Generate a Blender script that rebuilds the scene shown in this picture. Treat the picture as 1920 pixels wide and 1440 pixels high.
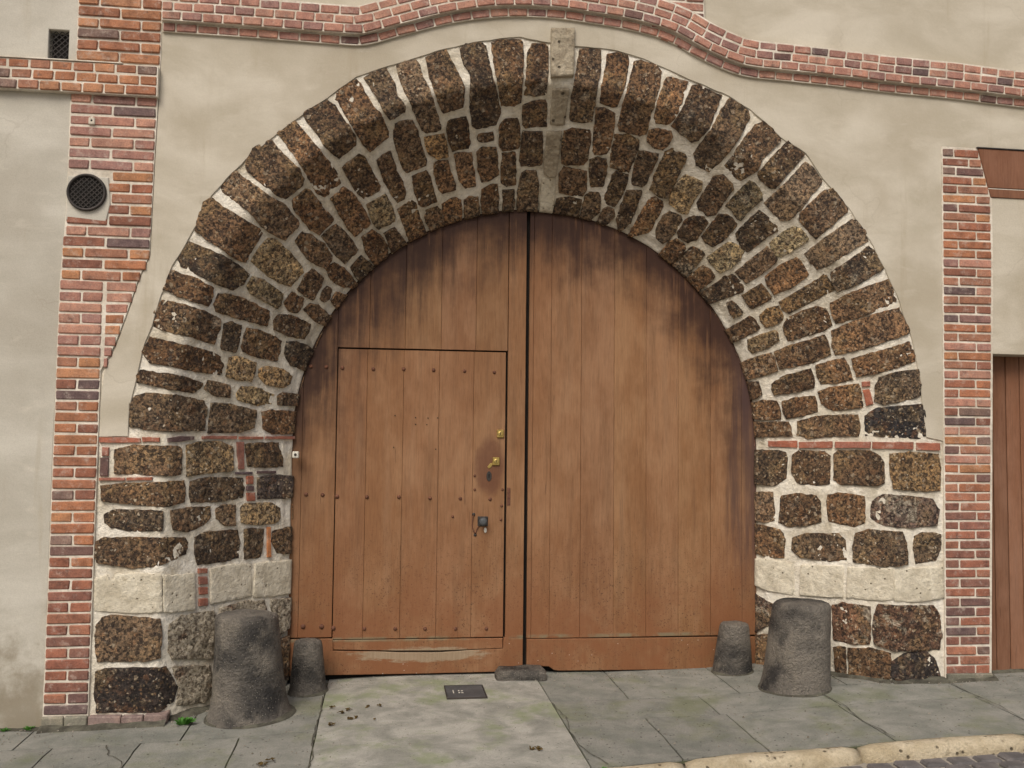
import bpy, bmesh, math, random
from mathutils import Vector, Matrix, noise
from mathutils.geometry import delaunay_2d_cdt

random.seed(7)
for o in list(bpy.data.objects):
    bpy.data.objects.remove(o)
SC = bpy.context.scene
COL = SC.collection
R = math.radians

# ------------------------------------------------------------------ camera
yaw, pitch, roll = R(7.5), R(3.4), R(0.6)
fwd = Vector((math.sin(yaw) * math.cos(pitch), math.cos(yaw) * math.cos(pitch), math.sin(pitch)))
rgt = Vector((math.cos(yaw), -math.sin(yaw), 0.0))
upv = rgt.cross(fwd)
rgt, upv = (rgt * math.cos(roll) + upv * math.sin(roll)), (upv * math.cos(roll) - rgt * math.sin(roll))
cd = bpy.data.cameras.new('camera')
cd.sensor_width = 36.0
cd.lens = 33.75
cd.clip_start = 0.05
cd.clip_end = 500
cam = bpy.data.objects.new('camera', cd)
COL.objects.link(cam)
cam.matrix_world = Matrix(((rgt.x, upv.x, -fwd.x, -0.99), (rgt.y, upv.y, -fwd.y, -5.8), (rgt.z, upv.z, -fwd.z, 1.55), (0, 0, 0, 1)))
SC.camera = cam

# ------------------------------------------------------------------ sky, sun, exposure
SUN_EL, SUN_AZ = R(48), R(205)          # azimuth measured clockwise from +y (the wall faces -y)
wd = bpy.data.worlds.new('World')
SC.world = wd
wd.use_nodes = True
wn = wd.node_tree
sky = wn.nodes.new('ShaderNodeTexSky')
sky.sky_type = 'NISHITA'
sky.sun_disc = False
sky.sun_elevation = SUN_EL
sky.sun_rotation = SUN_AZ
sky.dust_density = 6.0
sky.air_density = 1.0
sky.ozone_density = 0.6
bg = wn.nodes['Background']
bg.inputs['Strength'].default_value = 0.078
wn.links.new(sky.outputs[0], bg.inputs['Color'])
ld = bpy.data.lights.new('sun', 'SUN')
ld.energy = 1.5
ld.angle = R(32)
ld.color = (1.0, 0.955, 0.885)
sun = bpy.data.objects.new('sun', ld)
COL.objects.link(sun)
sd = Vector((math.sin(SUN_AZ) * math.cos(SUN_EL), math.cos(SUN_AZ) * math.cos(SUN_EL), math.sin(SUN_EL)))
sun.rotation_euler = sd.to_track_quat('Z', 'Y').to_euler()
sun.location = sd * 30
SC.view_settings.view_transform = 'Standard'
SC.view_settings.look = 'None'
SC.view_settings.exposure = 0.38
SC.view_settings.gamma = 1.0
SC.view_settings.use_curve_mapping = False
SC.render.engine = 'CYCLES'

# ------------------------------------------------------------------ node helpers
def new_mat(name):
    m = bpy.data.materials.new(name)
    m.use_nodes = True
    return m, m.node_tree, m.node_tree.nodes['Principled BSDF']

def nd(nt, t, ins=None, **props):
    n = nt.nodes.new(t)
    for k, v in props.items():
        setattr(n, k, v)
    for k, v in (ins or {}).items():
        s = n.inputs[k]
        if isinstance(v, bpy.types.NodeSocket):
            nt.links.new(v, s)
        else:
            s.default_value = v
    return n

def c4(c):
    return (c[0], c[1], c[2], 1.0) if len(c) == 3 else c

def mix(nt, f, a, b, blend='MIX'):
    n = nt.nodes.new('ShaderNodeMix')
    n.data_type = 'RGBA'
    n.blend_type = blend
    n.clamp_factor = True
    for i, v in ((0, f), (6, a), (7, b)):
        if isinstance(v, bpy.types.NodeSocket):
            nt.links.new(v, n.inputs[i])
        else:
            n.inputs[i].default_value = v if i == 0 else c4(v)
    return n.outputs[2]

def mth(nt, op, a, b=0.0, c=None):
    n = nt.nodes.new('ShaderNodeMath')
    n.operation = op
    for i, v in enumerate((a, b) if c is None else (a, b, c)):
        if isinstance(v, bpy.types.NodeSocket):
            nt.links.new(v, n.inputs[i])
        else:
            n.inputs[i].default_value = v
    return n.outputs[0]

def mr(nt, v, a, b, c=0.0, d=1.0, smooth=True):
    n = nd(nt, 'ShaderNodeMapRange', {0: v, 1: a, 2: b, 3: c, 4: d})
    n.interpolation_type = 'SMOOTHSTEP' if smooth else 'LINEAR'
    return n.outputs[0]

def ramp(nt, f, stops):
    n = nt.nodes.new('ShaderNodeValToRGB')
    nt.links.new(f, n.inputs[0])
    e = n.color_ramp.elements
    e[0].position, e[0].color = stops[0][0], c4(stops[0][1])
    e[1].position, e[1].color = stops[-1][0], c4(stops[-1][1])
    for p, c in stops[1:-1]:
        k = e.new(p)
        k.color = c4(c)
    return n.outputs[0]

def pos(nt, scale=(1, 1, 1), rnd=0.0):
    p = nd(nt, 'ShaderNodeNewGeometry').outputs['Position']
    if rnd:
        oi = nd(nt, 'ShaderNodeObjectInfo').outputs['Random']
        p = nd(nt, 'ShaderNodeVectorMath', {0: p, 1: nd(nt, 'ShaderNodeCombineXYZ', {0: mth(nt, 'MULTIPLY', oi, rnd), 1: mth(nt, 'MULTIPLY', oi, rnd * .7), 2: mth(nt, 'MULTIPLY', oi, rnd * 1.3)}).outputs[0]}, operation='ADD').outputs[0]
    if scale != (1, 1, 1):
        p = nd(nt, 'ShaderNodeMapping', {0: p, 3: scale}).outputs[0]
    return p

def nz(nt, p, s, detail=4.0, rough=.55, dist=0.0):
    return nd(nt, 'ShaderNodeTexNoise', {'Vector': p, 'Scale': s, 'Detail': detail, 'Roughness': rough, 'Distortion': dist}).outputs[0]

def vor(nt, p, s, feature='F1'):
    return nd(nt, 'ShaderNodeTexVoronoi', {'Vector': p, 'Scale': s}, feature=feature)

def rgb_r(nt, col):
    n = nd(nt, 'ShaderNodeSeparateColor', {0: col})
    return n.outputs

def bump(nt, b, h, strength, dist):
    n = nd(nt, 'ShaderNodeBump', {'Height': h, 'Strength': strength, 'Distance': dist})
    nt.links.new(n.outputs[0], b.inputs['Normal'])

def obcol(nt):
    return nd(nt, 'ShaderNodeObjectInfo').outputs['Color']

# ------------------------------------------------------------------ materials
MAT = {}

def rock(name, cream, c0=.41, c1=.52):
    m, nt, b = new_mat(name)
    p = pos(nt, rnd=9.0)
    n1 = nz(nt, p, 7, 4, .65)
    n2 = nz(nt, p, 60, 5, .75)
    wn_ = nd(nt, 'ShaderNodeTexNoise', {'Vector': p, 'Scale': 55.0, 'Detail': 3.0, 'Roughness': .7}).outputs[1]
    pw = nd(nt, 'ShaderNodeVectorMath', {0: p, 1: nd(nt, 'ShaderNodeVectorMath', {0: wn_, 3: .034}, operation='SCALE').outputs[0]}, operation='ADD').outputs[0]
    base = mix(nt, 1.0, obcol(nt), ramp(nt, n1, [(.3, (.75, .72, .70)), (.5, (1.15, 1.12, 1.1)), (.72, (1.9, 1.75, 1.55))]), 'MULTIPLY')
    base = mix(nt, mr(nt, nz(nt, p, 13, 3), .52, .72, 0, .45), base, (.18, .085, .038))
    base = mix(nt, mr(nt, nz(nt, p, 5.5, 3), .48, .70, 0, .6), base, (.235, .165, .085))
    base = mix(nt, mr(nt, nz(nt, p, 4.2, 4, .7), .60, .70, 0, .45), base, (.33, .30, .24))
    base = mix(nt, 1.0, base, ramp(nt, n2, [(.36, (.22, .21, .21)), (.48, (1, 1, 1)), (.62, (2.3, 2.15, 1.95))]), 'MULTIPLY')
    # small grains, each with a colour of its own, dark crevices between them
    v = vor(nt, pw, 60)
    vr = rgb_r(nt, v.outputs['Color'])
    gc = ramp(nt, vr[1], [(0, (.15, .065, .035)), (.35, (.28, .165, .085)), (.65, (.46, .34, .19)), (1, (.82, .71, .54))])
    gm = mth(nt, 'MULTIPLY', mr(nt, vr[0], .50, .62), mr(nt, v.outputs['Distance'], .50, .30))
    gm = mth(nt, 'MULTIPLY', gm, mr(nt, nz(nt, p, 19, 3, .6), .36, .56, .3, 1.0))
    gm = mth(nt, 'MULTIPLY', gm, mr(nt, nd(nt, 'ShaderNodeObjectInfo').outputs['Random'], 0, 1, .35, 1.0, False))
    base = mix(nt, mth(nt, 'MULTIPLY', gm, .95), base, gc)
    v2 = vor(nt, pw, 25)
    v2r = rgb_r(nt, v2.outputs['Color'])
    pm = mth(nt, 'MULTIPLY', mr(nt, v2r[0], .78, .84), mr(nt, v2.outputs['Distance'], .46, .26))
    base = mix(nt, mth(nt, 'MULTIPLY', pm, .75), base, mix(nt, n2, ramp(nt, v2r[2], [(0, (.16, .08, .05)), (.5, (.30, .20, .115)), (1, (.44, .35, .25))]), (.5, .42, .3)))
    pit = mth(nt, 'MULTIPLY', mr(nt, vr[2], .70, .78), mr(nt, v.outputs['Distance'], .2, .45))
    pit = mth(nt, 'MAXIMUM', pit, mr(nt, n2, .40, .33))
    base = mix(nt, mth(nt, 'MULTIPLY', pit, .75), base, (.022, .014, .012))
    if cream:
        cm = mr(nt, nz(nt, p, 6.5, 7, .75, .6), c0, c1)
        cc = mix(nt, mr(nt, n2, .35, .65), (.30, .25, .17), (.60, .54, .43))
        cc = mix(nt, mth(nt, 'MULTIPLY', pit, .7), cc, (.10, .075, .05))
        base = mix(nt, mth(nt, 'MULTIPLY', cm, cream), base, cc)
    nt.links.new(base, b.inputs['Base Color'])
    b.inputs['Roughness'].default_value = .75
    b.inputs['Specular IOR Level'].default_value = .4
    h = mth(nt, 'ADD', mth(nt, 'MULTIPLY', n2, 1.1), mth(nt, 'MULTIPLY', gm, .35))
    h = mth(nt, 'ADD', h, mth(nt, 'MULTIPLY', pm, .4))
    h = mth(nt, 'SUBTRACT', h, mth(nt, 'MULTIPLY', pit, .7))
    bump(nt, b, h, 1.0, .018)
    MAT[name] = m

rock('conglomerate', 0)
rock('conglomerate_limewashed', .92, .34, .46)
rock('conglomerate_patchy', .8, .53, .60)

def simple(name, lo, hi, scale=6.0, fine=140.0, rough=.85, bs=.4, bd=.006, spots=None, dirt=None, rnd=3.0, use_ob=False):
    m, nt, b = new_mat(name)
    p = pos(nt, rnd=rnd)
    n1 = nz(nt, p, scale, 7, .62, .4)
    n2 = nz(nt, p, fine, 4, .7)
    c = mix(nt, mr(nt, n1, .3, .7), lo, hi)
    if use_ob:
        c = mix(nt, 1.0, c, obcol(nt), 'MULTIPLY')
    c = mix(nt, 1.0, c, ramp(nt, n2, [(.25, (.78, .78, .78)), (.5, (1, 1, 1)), (.78, (1.18, 1.17, 1.15))]), 'MULTIPLY')
    h = n2
    if dirt:
        c = mix(nt, mr(nt, nz(nt, p, dirt[1], 6, .7), dirt[2], dirt[3], 0, dirt[4]), c, dirt[0])
    if spots:
        v = vor(nt, p, spots[1])
        vr = rgb_r(nt, v.outputs['Color'])
        sm = mth(nt, 'MULTIPLY', mr(nt, vr[0], spots[2], spots[2] + .04), mr(nt, v.outputs['Distance'], .35, .15))
        c = mix(nt, mth(nt, 'MULTIPLY', sm, .85), c, spots[0])
        h = mth(nt, 'SUBTRACT', h, mth(nt, 'MULTIPLY', sm, .8))
    h = mth(nt, 'ADD', h, mth(nt, 'MULTIPLY', n1, .8))
    nt.links.new(c, b.inputs['Base Color'])
    b.inputs['Roughness'].default_value = rough
    b.inputs['Specular IOR Level'].default_value = .25
    bump(nt, b, h, bs, bd)
    MAT[name] = m
    return m

simple('limestone', (.48, .43, .33), (.70, .65, .53), 9, 45, .85, .7, .014, spots=((.12, .09, .05), 46, .90), dirt=((.30, .24, .14), 9, .56, .72, .6))
simple('grey_limestone', (.27, .225, .16), (.46, .40, .30), 14, 50, .9, .9, .018, spots=((.05, .04, .025), 26, .86), dirt=((.20, .165, .115), 12, .56, .68, .7))
simple('lime_mortar', (.66, .60, .48), (.82, .78, .69), 3.2, 42, .92, .9, .016, dirt=((.40, .345, .25), 4.5, .48, .68, .75), rnd=0)
simple('joint_mortar', (.52, .465, .38), (.74, .69, .60), 7, 60, .92, .5, .006, dirt=((.38, .31, .22), 3.0, .60, .75, .7), rnd=0)
simple('iron', (.03, .028, .026), (.06, .05, .045), 14, 120, .55, .3, .003)
simple('rusty_iron', (.09, .04, .025), (.17, .075, .045), 40, 160, .7, .4, .003)
simple('concrete', (.185, .19, .168), (.285, .28, .25), 5.5, 95, .9, .8, .010, spots=((.05, .05, .04), 48, .90), dirt=((.165, .18, .095), 1.7, .49, .66, .6), rnd=0, use_ob=True)
simple('concrete_apron', (.205, .205, .178), (.385, .372, .33), 5.0, 120, .9, .55, .006, spots=((.10, .10, .08), 60, .93), dirt=((.20, .235, .12), 1.7, .49, .63, .7), rnd=0)
simple('kerb_limestone', (.40, .33, .215), (.60, .52, .38), 6, 80, .85, .9, .014, spots=((.07, .055, .035), 30, .80), dirt=((.17, .135, .085), 6, .54, .68, .8))
simple('bollard_stone', (.034, .033, .033), (.25, .225, .19), 3.8, 58, .6, 1.0, .03, spots=((.36, .33, .285), 80, .56), dirt=((.27, .24, .195), 4.6, .50, .66, .65))
simple('road_stone', (.09, .085, .085), (.17, .155, .15), 8, 120, .8, .5, .006, dirt=((.07, .11, .03), 4, .6, .7, .6))
simple('grit_stone', (.10, .085, .06), (.34, .31, .26), 60, 90, .9, .3, .003, rnd=0)
simple('earth', (.05, .05, .035), (.09, .10, .05), 10, 90, .95, .5, .01, rnd=0)
simple('damp_soil', (.05, .046, .036), (.13, .125, .095), 14, 90, .95, .8, .01, rnd=0)
simple('pale_ground', (.24, .215, .17), (.32, .29, .24), 3, 120, .9, .4, .006, rnd=0)
simple('asphalt', (.22, .20, .165), (.32, .29, .245), 3, 160, .9, .5, .006, rnd=0)
simple('dark_metal_plate', (.05, .055, .06), (.085, .09, .095), 12, 120, .5, .3, .003)
simple('dry_leaf', (.045, .028, .010), (.13, .085, .022), 40, 160, .8, .4, .003)
simple('weed_leaf', (.04, .13, .015), (.08, .22, .03), 30, 160, .6, .3, .002)
simple('white_enamel', (.62, .60, .52), (.72, .70, .62), 20, 120, .4, .2, .002)
simple('void', (.012, .010, .009), (.02, .018, .016), 10, 60, .9, .2, .002)

def brass():
    m, nt, b = new_mat('brass')
    n = nz(nt, pos(nt), 60, 4)
    nt.links.new(mix(nt, n, (.42, .29, .08), (.70, .54, .20)), b.inputs['Base Color'])
    b.inputs['Metallic'].default_value = .85
    b.inputs['Roughness'].default_value = .38
    MAT['brass'] = m
brass()

def brick_mat():
    m, nt, b = new_mat('fired_brick')
    p = pos(nt, rnd=11.0)
    n1 = nz(nt, p, 16, 5, .6)
    n2 = nz(nt, p, 110, 4, .7)
    c = mix(nt, 1.0, obcol(nt), ramp(nt, n1, [(.25, (.62, .60, .62)), (.5, (1, 1, 1)), (.75, (1.32, 1.26, 1.18))]), 'MULTIPLY')
    c = mix(nt, 1.0, c, ramp(nt, n2, [(.28, (.68, .66, .66)), (.5, (1, 1, 1)), (.75, (1.22, 1.2, 1.18))]), 'MULTIPLY')
    lime = mr(nt, nz(nt, p, 20, 6, .75), .50, .74, 0, .55)
    c = mix(nt, lime, c, (.55, .47, .40))
    soot = mr(nt, nz(nt, p, 11, 5, .7), .58, .72, 0, .6)
    c = mix(nt, soot, c, (.07, .05, .045))
    nt.links.new(c, b.inputs['Base Color'])
    b.inputs['Roughness'].default_value = .85
    b.inputs['Specular IOR Level'].default_value = .25
    bump(nt, b, mth(nt, 'ADD', n2, mth(nt, 'MULTIPLY', n1, 1.2)), .6, .006)
    MAT['fired_brick'] = m
brick_mat()

def plaster(name, lo, hi, stain):
    m, nt, b = new_mat(name)
    p = pos(nt)
    ps = nd(nt, 'ShaderNodeMapping', {0: p, 2: (0, R(24), 0), 3: (1.0, 1.0, 2.3)}).outputs[0]
    n1 = nz(nt, ps, 1.5, 5, .55, .5)
    n2 = nz(nt, p, 230, 3, .7)
    n3 = nz(nt, p, 34, 4, .6)
    c = mix(nt, mr(nt, n1, .32, .68), lo, hi)
    c = mix(nt, mr(nt, nz(nt, p, 1.1, 4, .6), .46, .66, 0, .8), c, stain)
    c = mix(nt, mr(nt, nz(nt, ps, 4.0, 5, .65, .4), .55, .76, 0, .38), c, (.64, .60, .51))
    c = mix(nt, 1.0, c, ramp(nt, n2, [(.25, (.84, .84, .84)), (.5, (1, 1, 1)), (.78, (1.12, 1.12, 1.11))]), 'MULTIPLY')
    drip = mth(nt, 'MULTIPLY', mr(nt, nz(nt, pos(nt, (1, 1, .10)), 7, 5, .65), .55, .72), mr(nt, nz(nt, p, .9, 3), .40, .58, 0, .5))
    c = mix(nt, drip, c, (.36, .305, .215))
    ck = nd(nt, 'ShaderNodeTexVoronoi', {'Vector': nd(nt, 'ShaderNodeVectorMath', {0: p, 1: nd(nt, 'ShaderNodeVectorMath', {0: nd(nt, 'ShaderNodeTexNoise', {'Vector': p, 'Scale': 3.0, 'Detail': 4.0}).outputs[1], 3: .5}, operation='SCALE').outputs[0]}, operation='ADD').outputs[0], 'Scale': .8}, feature='DISTANCE_TO_EDGE').outputs['Distance']
    c = mix(nt, mth(nt, 'MULTIPLY', mr(nt, ck, .006, .001), mr(nt, nz(nt, p, 1.3, 2), .50, .58, 0, .16)), c, (.24, .20, .15))
    z = nd(nt, 'ShaderNodeSeparateXYZ', {0: p}).outputs[2]
    splash = mth(nt, 'MULTIPLY', mr(nt, mth(nt, 'SUBTRACT', nz(nt, p, 4.5, 6, .68), mth(nt, 'MULTIPLY', z, .55)), .16, .56), .75)
    c = mix(nt, splash, c, (.20, .165, .11))
    nt.links.new(c, b.inputs['Base Color'])
    b.inputs['Roughness'].default_value = .93
    b.inputs['Specular IOR Level'].default_value = .15
    h = mth(nt, 'ADD', mth(nt, 'MULTIPLY', n2, .12), mth(nt, 'MULTIPLY', n3, .25))
    h = mth(nt, 'ADD', h, mth(nt, 'MULTIPLY', n1, 1.0))
    bump(nt, b, h, .4, .012)
    MAT[name] = m
plaster('beige_render', (.445, .402, .318), (.575, .532, .445), (.405, .358, .275))
plaster('grey_render', (.43, .405, .345), (.545, .52, .455), (.40, .37, .31))

def wood(name, hue, gate):
    m, nt, b = new_mat(name)
    p = pos(nt, rnd=0)
    sep = nd(nt, 'ShaderNodeSeparateXYZ', {0: p})
    X, Z = sep.outputs[0], sep.outputs[2]
    pg = pos(nt, (1, 1, .06))
    pr = pos(nt, (1, 1, .06), rnd=7.0)
    grain = nz(nt, pr, 120, 5, .7, .4)
    streak = nz(nt, pg, 16, 5, .65)
    blot = nz(nt, pos(nt, (1, 1, .45)), 3.6, 7, .68)
    c = mix(nt, mr(nt, blot, .35, .68), (hue[0] * .84, hue[1] * .76, hue[2] * .68), (hue[0] * 1.12, hue[1] * 1.16, hue[2] * 1.2))
    c = mix(nt, 1.0, c, obcol(nt), 'MULTIPLY')
    c = mix(nt, mr(nt, streak, .50, .70, 0, .42), c, tuple(v * .58 for v in hue))
    c = mix(nt, mr(nt, nz(nt, pg, 9, 4), .56, .74, 0, .30), c, (hue[0] * 1.12, hue[1] * 1.3, hue[2] * 1.55))
    c = mix(nt, 1.0, c, ramp(nt, grain, [(.28, (.76, .74, .73)), (.5, (1, 1, 1)), (.74, (1.14, 1.14, 1.14))]), 'MULTIPLY')
    fis = mr(nt, nz(nt, pos(nt, (1, 1, .035), rnd=7.0), 70, 3, .6), .685, .72)
    c = mix(nt, mth(nt, 'MULTIPLY', fis, .55), c, (.045, .02, .013))
    h = mth(nt, 'SUBTRACT', mth(nt, 'MULTIPLY', grain, .5), fis)
    if gate:
        # dirt runs dripping unevenly from the arch, with recess shade painted in
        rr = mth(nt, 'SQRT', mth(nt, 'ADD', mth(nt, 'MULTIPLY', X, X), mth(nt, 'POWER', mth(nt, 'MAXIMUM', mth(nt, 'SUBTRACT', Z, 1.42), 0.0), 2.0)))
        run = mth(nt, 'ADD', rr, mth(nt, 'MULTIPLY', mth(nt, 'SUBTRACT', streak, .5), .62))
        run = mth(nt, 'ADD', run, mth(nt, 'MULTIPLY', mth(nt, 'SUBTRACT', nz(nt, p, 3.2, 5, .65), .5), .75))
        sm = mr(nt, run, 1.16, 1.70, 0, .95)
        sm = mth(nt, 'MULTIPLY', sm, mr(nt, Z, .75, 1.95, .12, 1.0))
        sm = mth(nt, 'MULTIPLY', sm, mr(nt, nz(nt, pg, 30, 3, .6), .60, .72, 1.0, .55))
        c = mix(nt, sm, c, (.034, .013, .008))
        dj = mth(nt, 'MULTIPLY', mr(nt, mth(nt, 'ADD', X, mth(nt, 'MULTIPLY', mth(nt, 'SUBTRACT', streak, .5), .5)), 1.38, 1.56, 0, .75), mr(nt, Z, .35, .9))
        c = mix(nt, dj, c, (.075, .042, .038))
        # greasy patch around the locks
        dx = mth(nt, 'DIVIDE', mth(nt, 'ADD', X, .285), .115)
        dz = mth(nt, 'DIVIDE', mth(nt, 'SUBTRACT', Z, 1.37), .235)
        e = mth(nt, 'ADD', mth(nt, 'MULTIPLY', dx, dx), mth(nt, 'MULTIPLY', dz, dz))
        e = mth(nt, 'ADD', e, mth(nt, 'MULTIPLY', mth(nt, 'SUBTRACT', nz(nt, p, 9, 4), .5), 1.1))
        c = mix(nt, mr(nt, e, 1.0, .25, 0, .72), c, (.105, .040, .022))
        # blistered paint low on the boards
        pj = nd(nt, 'ShaderNodeVectorMath', {0: p, 1: nd(nt, 'ShaderNodeVectorMath', {0: nd(nt, 'ShaderNodeTexNoise', {'Vector': p, 'Scale': 60.0, 'Detail': 3.0}).outputs[1], 3: .03}, operation='SCALE').outputs[0]}, operation='ADD').outputs[0]
        v = vor(nt, pj, 105)
        vq_ = rgb_r(nt, v.outputs['Color'])
        sp = mth(nt, 'MULTIPLY', mr(nt, vq_[0], .60, .64), mr(nt, v.outputs['Distance'], mth(nt, 'MULTIPLY_ADD', vq_[1], .5, .25), .05))
        low = mth(nt, 'MULTIPLY', mr(nt, Z, 1.25, .35), mr(nt, nz(nt, p, 3.4, 4), .30, .46))
        c = mix(nt, mth(nt, 'MULTIPLY', mth(nt, 'MULTIPLY', sp, low), .95), c, (.035, .014, .009))
        h = mth(nt, 'SUBTRACT', h, mth(nt, 'MULTIPLY', mth(nt, 'MULTIPLY', sp, low), .8))
        rust = mth(nt, 'MULTIPLY', mr(nt, Z, 1.1, .15), mr(nt, nz(nt, p, 2.6, 6, .7), .36, .60, 0, .85))
        c = mix(nt, rust, c, (.21, .085, .036))
        # chipped flecks of bare white
        v2 = vor(nt, p, 44)
        ch = mth(nt, 'MULTIPLY', mr(nt, rgb_r(nt, v2.outputs['Color'])[1], .975, .98), mr(nt, v2.outputs['Distance'], .22, .12))
        c = mix(nt, mth(nt, 'MULTIPLY', ch, mr(nt, Z, 1.3, .6, .15, .9)), c, (.62, .56, .48))
        # sill worn down to grey timber by feet
        wx = mth(nt, 'DIVIDE', mth(nt, 'ADD', X, .72), .48)
        wz = mth(nt, 'DIVIDE', mth(nt, 'SUBTRACT', Z, .135), .052)
        we = mth(nt, 'ADD', mth(nt, 'MULTIPLY', wx, wx), mth(nt, 'MULTIPLY', wz, wz))
        we = mth(nt, 'ADD', we, mth(nt, 'MULTIPLY', mth(nt, 'SUBTRACT', nz(nt, pos(nt, (.25, 1, 1)), 42, 5, .7), .5), 2.4))
        c = mix(nt, mr(nt, we, 1.0, .5, 0, .8), c, mix(nt, grain, (.20, .14, .08), (.42, .35, .25)))
        alg = mth(nt, 'MULTIPLY', mr(nt, mth(nt, 'ABSOLUTE', mth(nt, 'SUBTRACT', Z, .238)), .02, .004), mr(nt, nz(nt, p, 7, 4), .42, .6, 0, .7))
        c = mix(nt, alg, c, (.20, .19, .12))
    nt.links.new(c, b.inputs['Base Color'])
    b.inputs['Roughness'].default_value = .62
    b.inputs['Specular IOR Level'].default_value = .3
    bump(nt, b, h, .35, .004)
    MAT[name] = m
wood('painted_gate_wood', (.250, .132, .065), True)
wood('painted_timber', (.20, .092, .052), False)
wood('garage_wood', (.225, .112, .066), False)

# ------------------------------------------------------------------ object helpers
def empty(name, loc, label=None, cat=None, group=None, kind=None):
    o = bpy.data.objects.new(name, None)
    COL.objects.link(o)
    o.location = loc
    o.empty_display_size = .2
    tag(o, label, cat, group, kind)
    return o

def tag(o, label=None, cat=None, group=None, kind=None):
    for k, v in (('label', label), ('category', cat), ('group', group), ('kind', kind)):
        if v:
            o[k] = v
    return o

def put(o, parent):
    if parent is not None:
        o.parent = parent
        o.matrix_parent_inverse = Matrix.Translation(-world_loc(parent))
    return o

def world_loc(o):
    # parents are never rotated or scaled, so locations of meshes stay world coordinates
    return Vector(o.location)

def mesh_obj(name, verts, faces, mat, parent=None, smooth=False, centre=True, color=None):
    if centre and verts:
        c = Vector((0, 0, 0))
        for v in verts:
            c += Vector(v)
        c /= len(verts)
    else:
        c = Vector((0, 0, 0))
    me = bpy.data.meshes.new(name)
    me.from_pydata([tuple(Vector(v) - c) for v in verts], [], faces)
    me.validate()
    bm = bmesh.new()
    bm.from_mesh(me)
    bmesh.ops.recalc_face_normals(bm, faces=bm.faces)
    bm.to_mesh(me)
    bm.free()
    if smooth:
        me.polygons.foreach_set('use_smooth', [True] * len(me.polygons))
    me.materials.append(MAT[mat])
    o = bpy.data.objects.new(name, me)
    COL.objects.link(o)
    o.location = c
    if color:
        o.color = c4(color)
    return put(o, parent)

def bm_obj(name, bm, mat, parent=None, smooth=False, color=None):
    bmesh.ops.recalc_face_normals(bm, faces=bm.faces)
    vs = [tuple(v.co) for v in bm.verts]
    bm.verts.index_update()
    fs = [[v.index for v in f.verts] for f in bm.faces]
    bm.free()
    return mesh_obj(name, vs, fs, mat, parent, smooth, True, color)

def prism(poly, y0, y1, bevel=0.0, jitter=0.0):
    """closed prism of an outline in x,z pushed from y0 (front) to y1"""
    bm = bmesh.new()
    fr = [bm.verts.new((x, y0, z)) for x, z in poly]
    bk = [bm.verts.new((x, y1, z)) for x, z in poly]
    n = len(poly)
    f = bm.faces.new(fr)
    bm.faces.new(list(reversed(bk)))
    for i in range(n):
        bm.faces.new((fr[i], bk[i], bk[(i + 1) % n], fr[(i + 1) % n]))
    bmesh.ops.recalc_face_normals(bm, faces=bm.faces)
    if bevel:
        bmesh.ops.bevel(bm, geom=[e for e in f.edges], offset=bevel, segments=1, affect='EDGES')
    if jitter:
        for v in bm.verts:
            v.co += Vector(noise.noise_vector(v.co * 9)) * jitter
    return bm

def box(x0, x1, y0, y1, z0, z1, bevel=.004):
    bm = bmesh.new()
    bmesh.ops.create_cube(bm, size=1.0)
    for v in bm.verts:
        v.co = Vector((x0 + (v.co.x + .5) * (x1 - x0), y0 + (v.co.y + .5) * (y1 - y0), z0 + (v.co.z + .5) * (z1 - z0)))
    if bevel:
        bmesh.ops.bevel(bm, geom=list(bm.edges), offset=bevel, segments=1, affect='EDGES')
    return bm

def lathe(prof, c, seg=28, wob=0.0, seed=0):
    """solid of revolution from (radius, z) pairs, uneven when wob > 0"""
    vs, fs = [], []
    for r, z in prof:
        for k in range(seg):
            a = 2 * math.pi * k / seg
            d = Vector((math.cos(a), math.sin(a), 0))
            q = d * 1.3 + Vector((seed * 3.1, 0, z * 3.0))
            rr = r * (1 + wob * noise.noise(q) + wob * .45 * noise.noise(q * 3.7) + wob * .22 * noise.noise(q * 9.0))
            vs.append((c[0] + d.x * rr, c[1] + d.y * rr, c[2] + z + wob * .12 * noise.noise(q * 2.0 + Vector((9, 9, 9)))))
    for i in range(len(prof) - 1):
        for k in range(seg):
            a, b2 = i * seg + k, i * seg + (k + 1) % seg
            fs.append((a, b2, b2 + seg, a + seg))
    fs.append(list(range(seg))[::-1])
    fs.append([(len(prof) - 1) * seg + k for k in range(seg)])
    return vs, fs

# ------------------------------------------------------------------ levels of the ground
def sst(a, b, x):
    t = max(0.0, min(1.0, (x - a) / (b - a)))
    return t * t * (3 - 2 * t)

def gz(x, y):
    return .027 * max(-5, min(5, x)) * sst(.5, 1.9, abs(x)) - .012 + .012 * y

def kerb_y(x):
    return -1.03 - .12 * (1 - sst(.0, .9, x))

# ------------------------------------------------------------------ the surface of the splayed arch
ZC, R1, R2, DP, RM = 1.55, 2.25, 1.585, .65, 2.0
SL = math.hypot(DP, R1 - R2)
KR, KY = (R1 - R2) / SL, DP / SL
RND = .03                               # the arris is rounded over this length on either side

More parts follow.
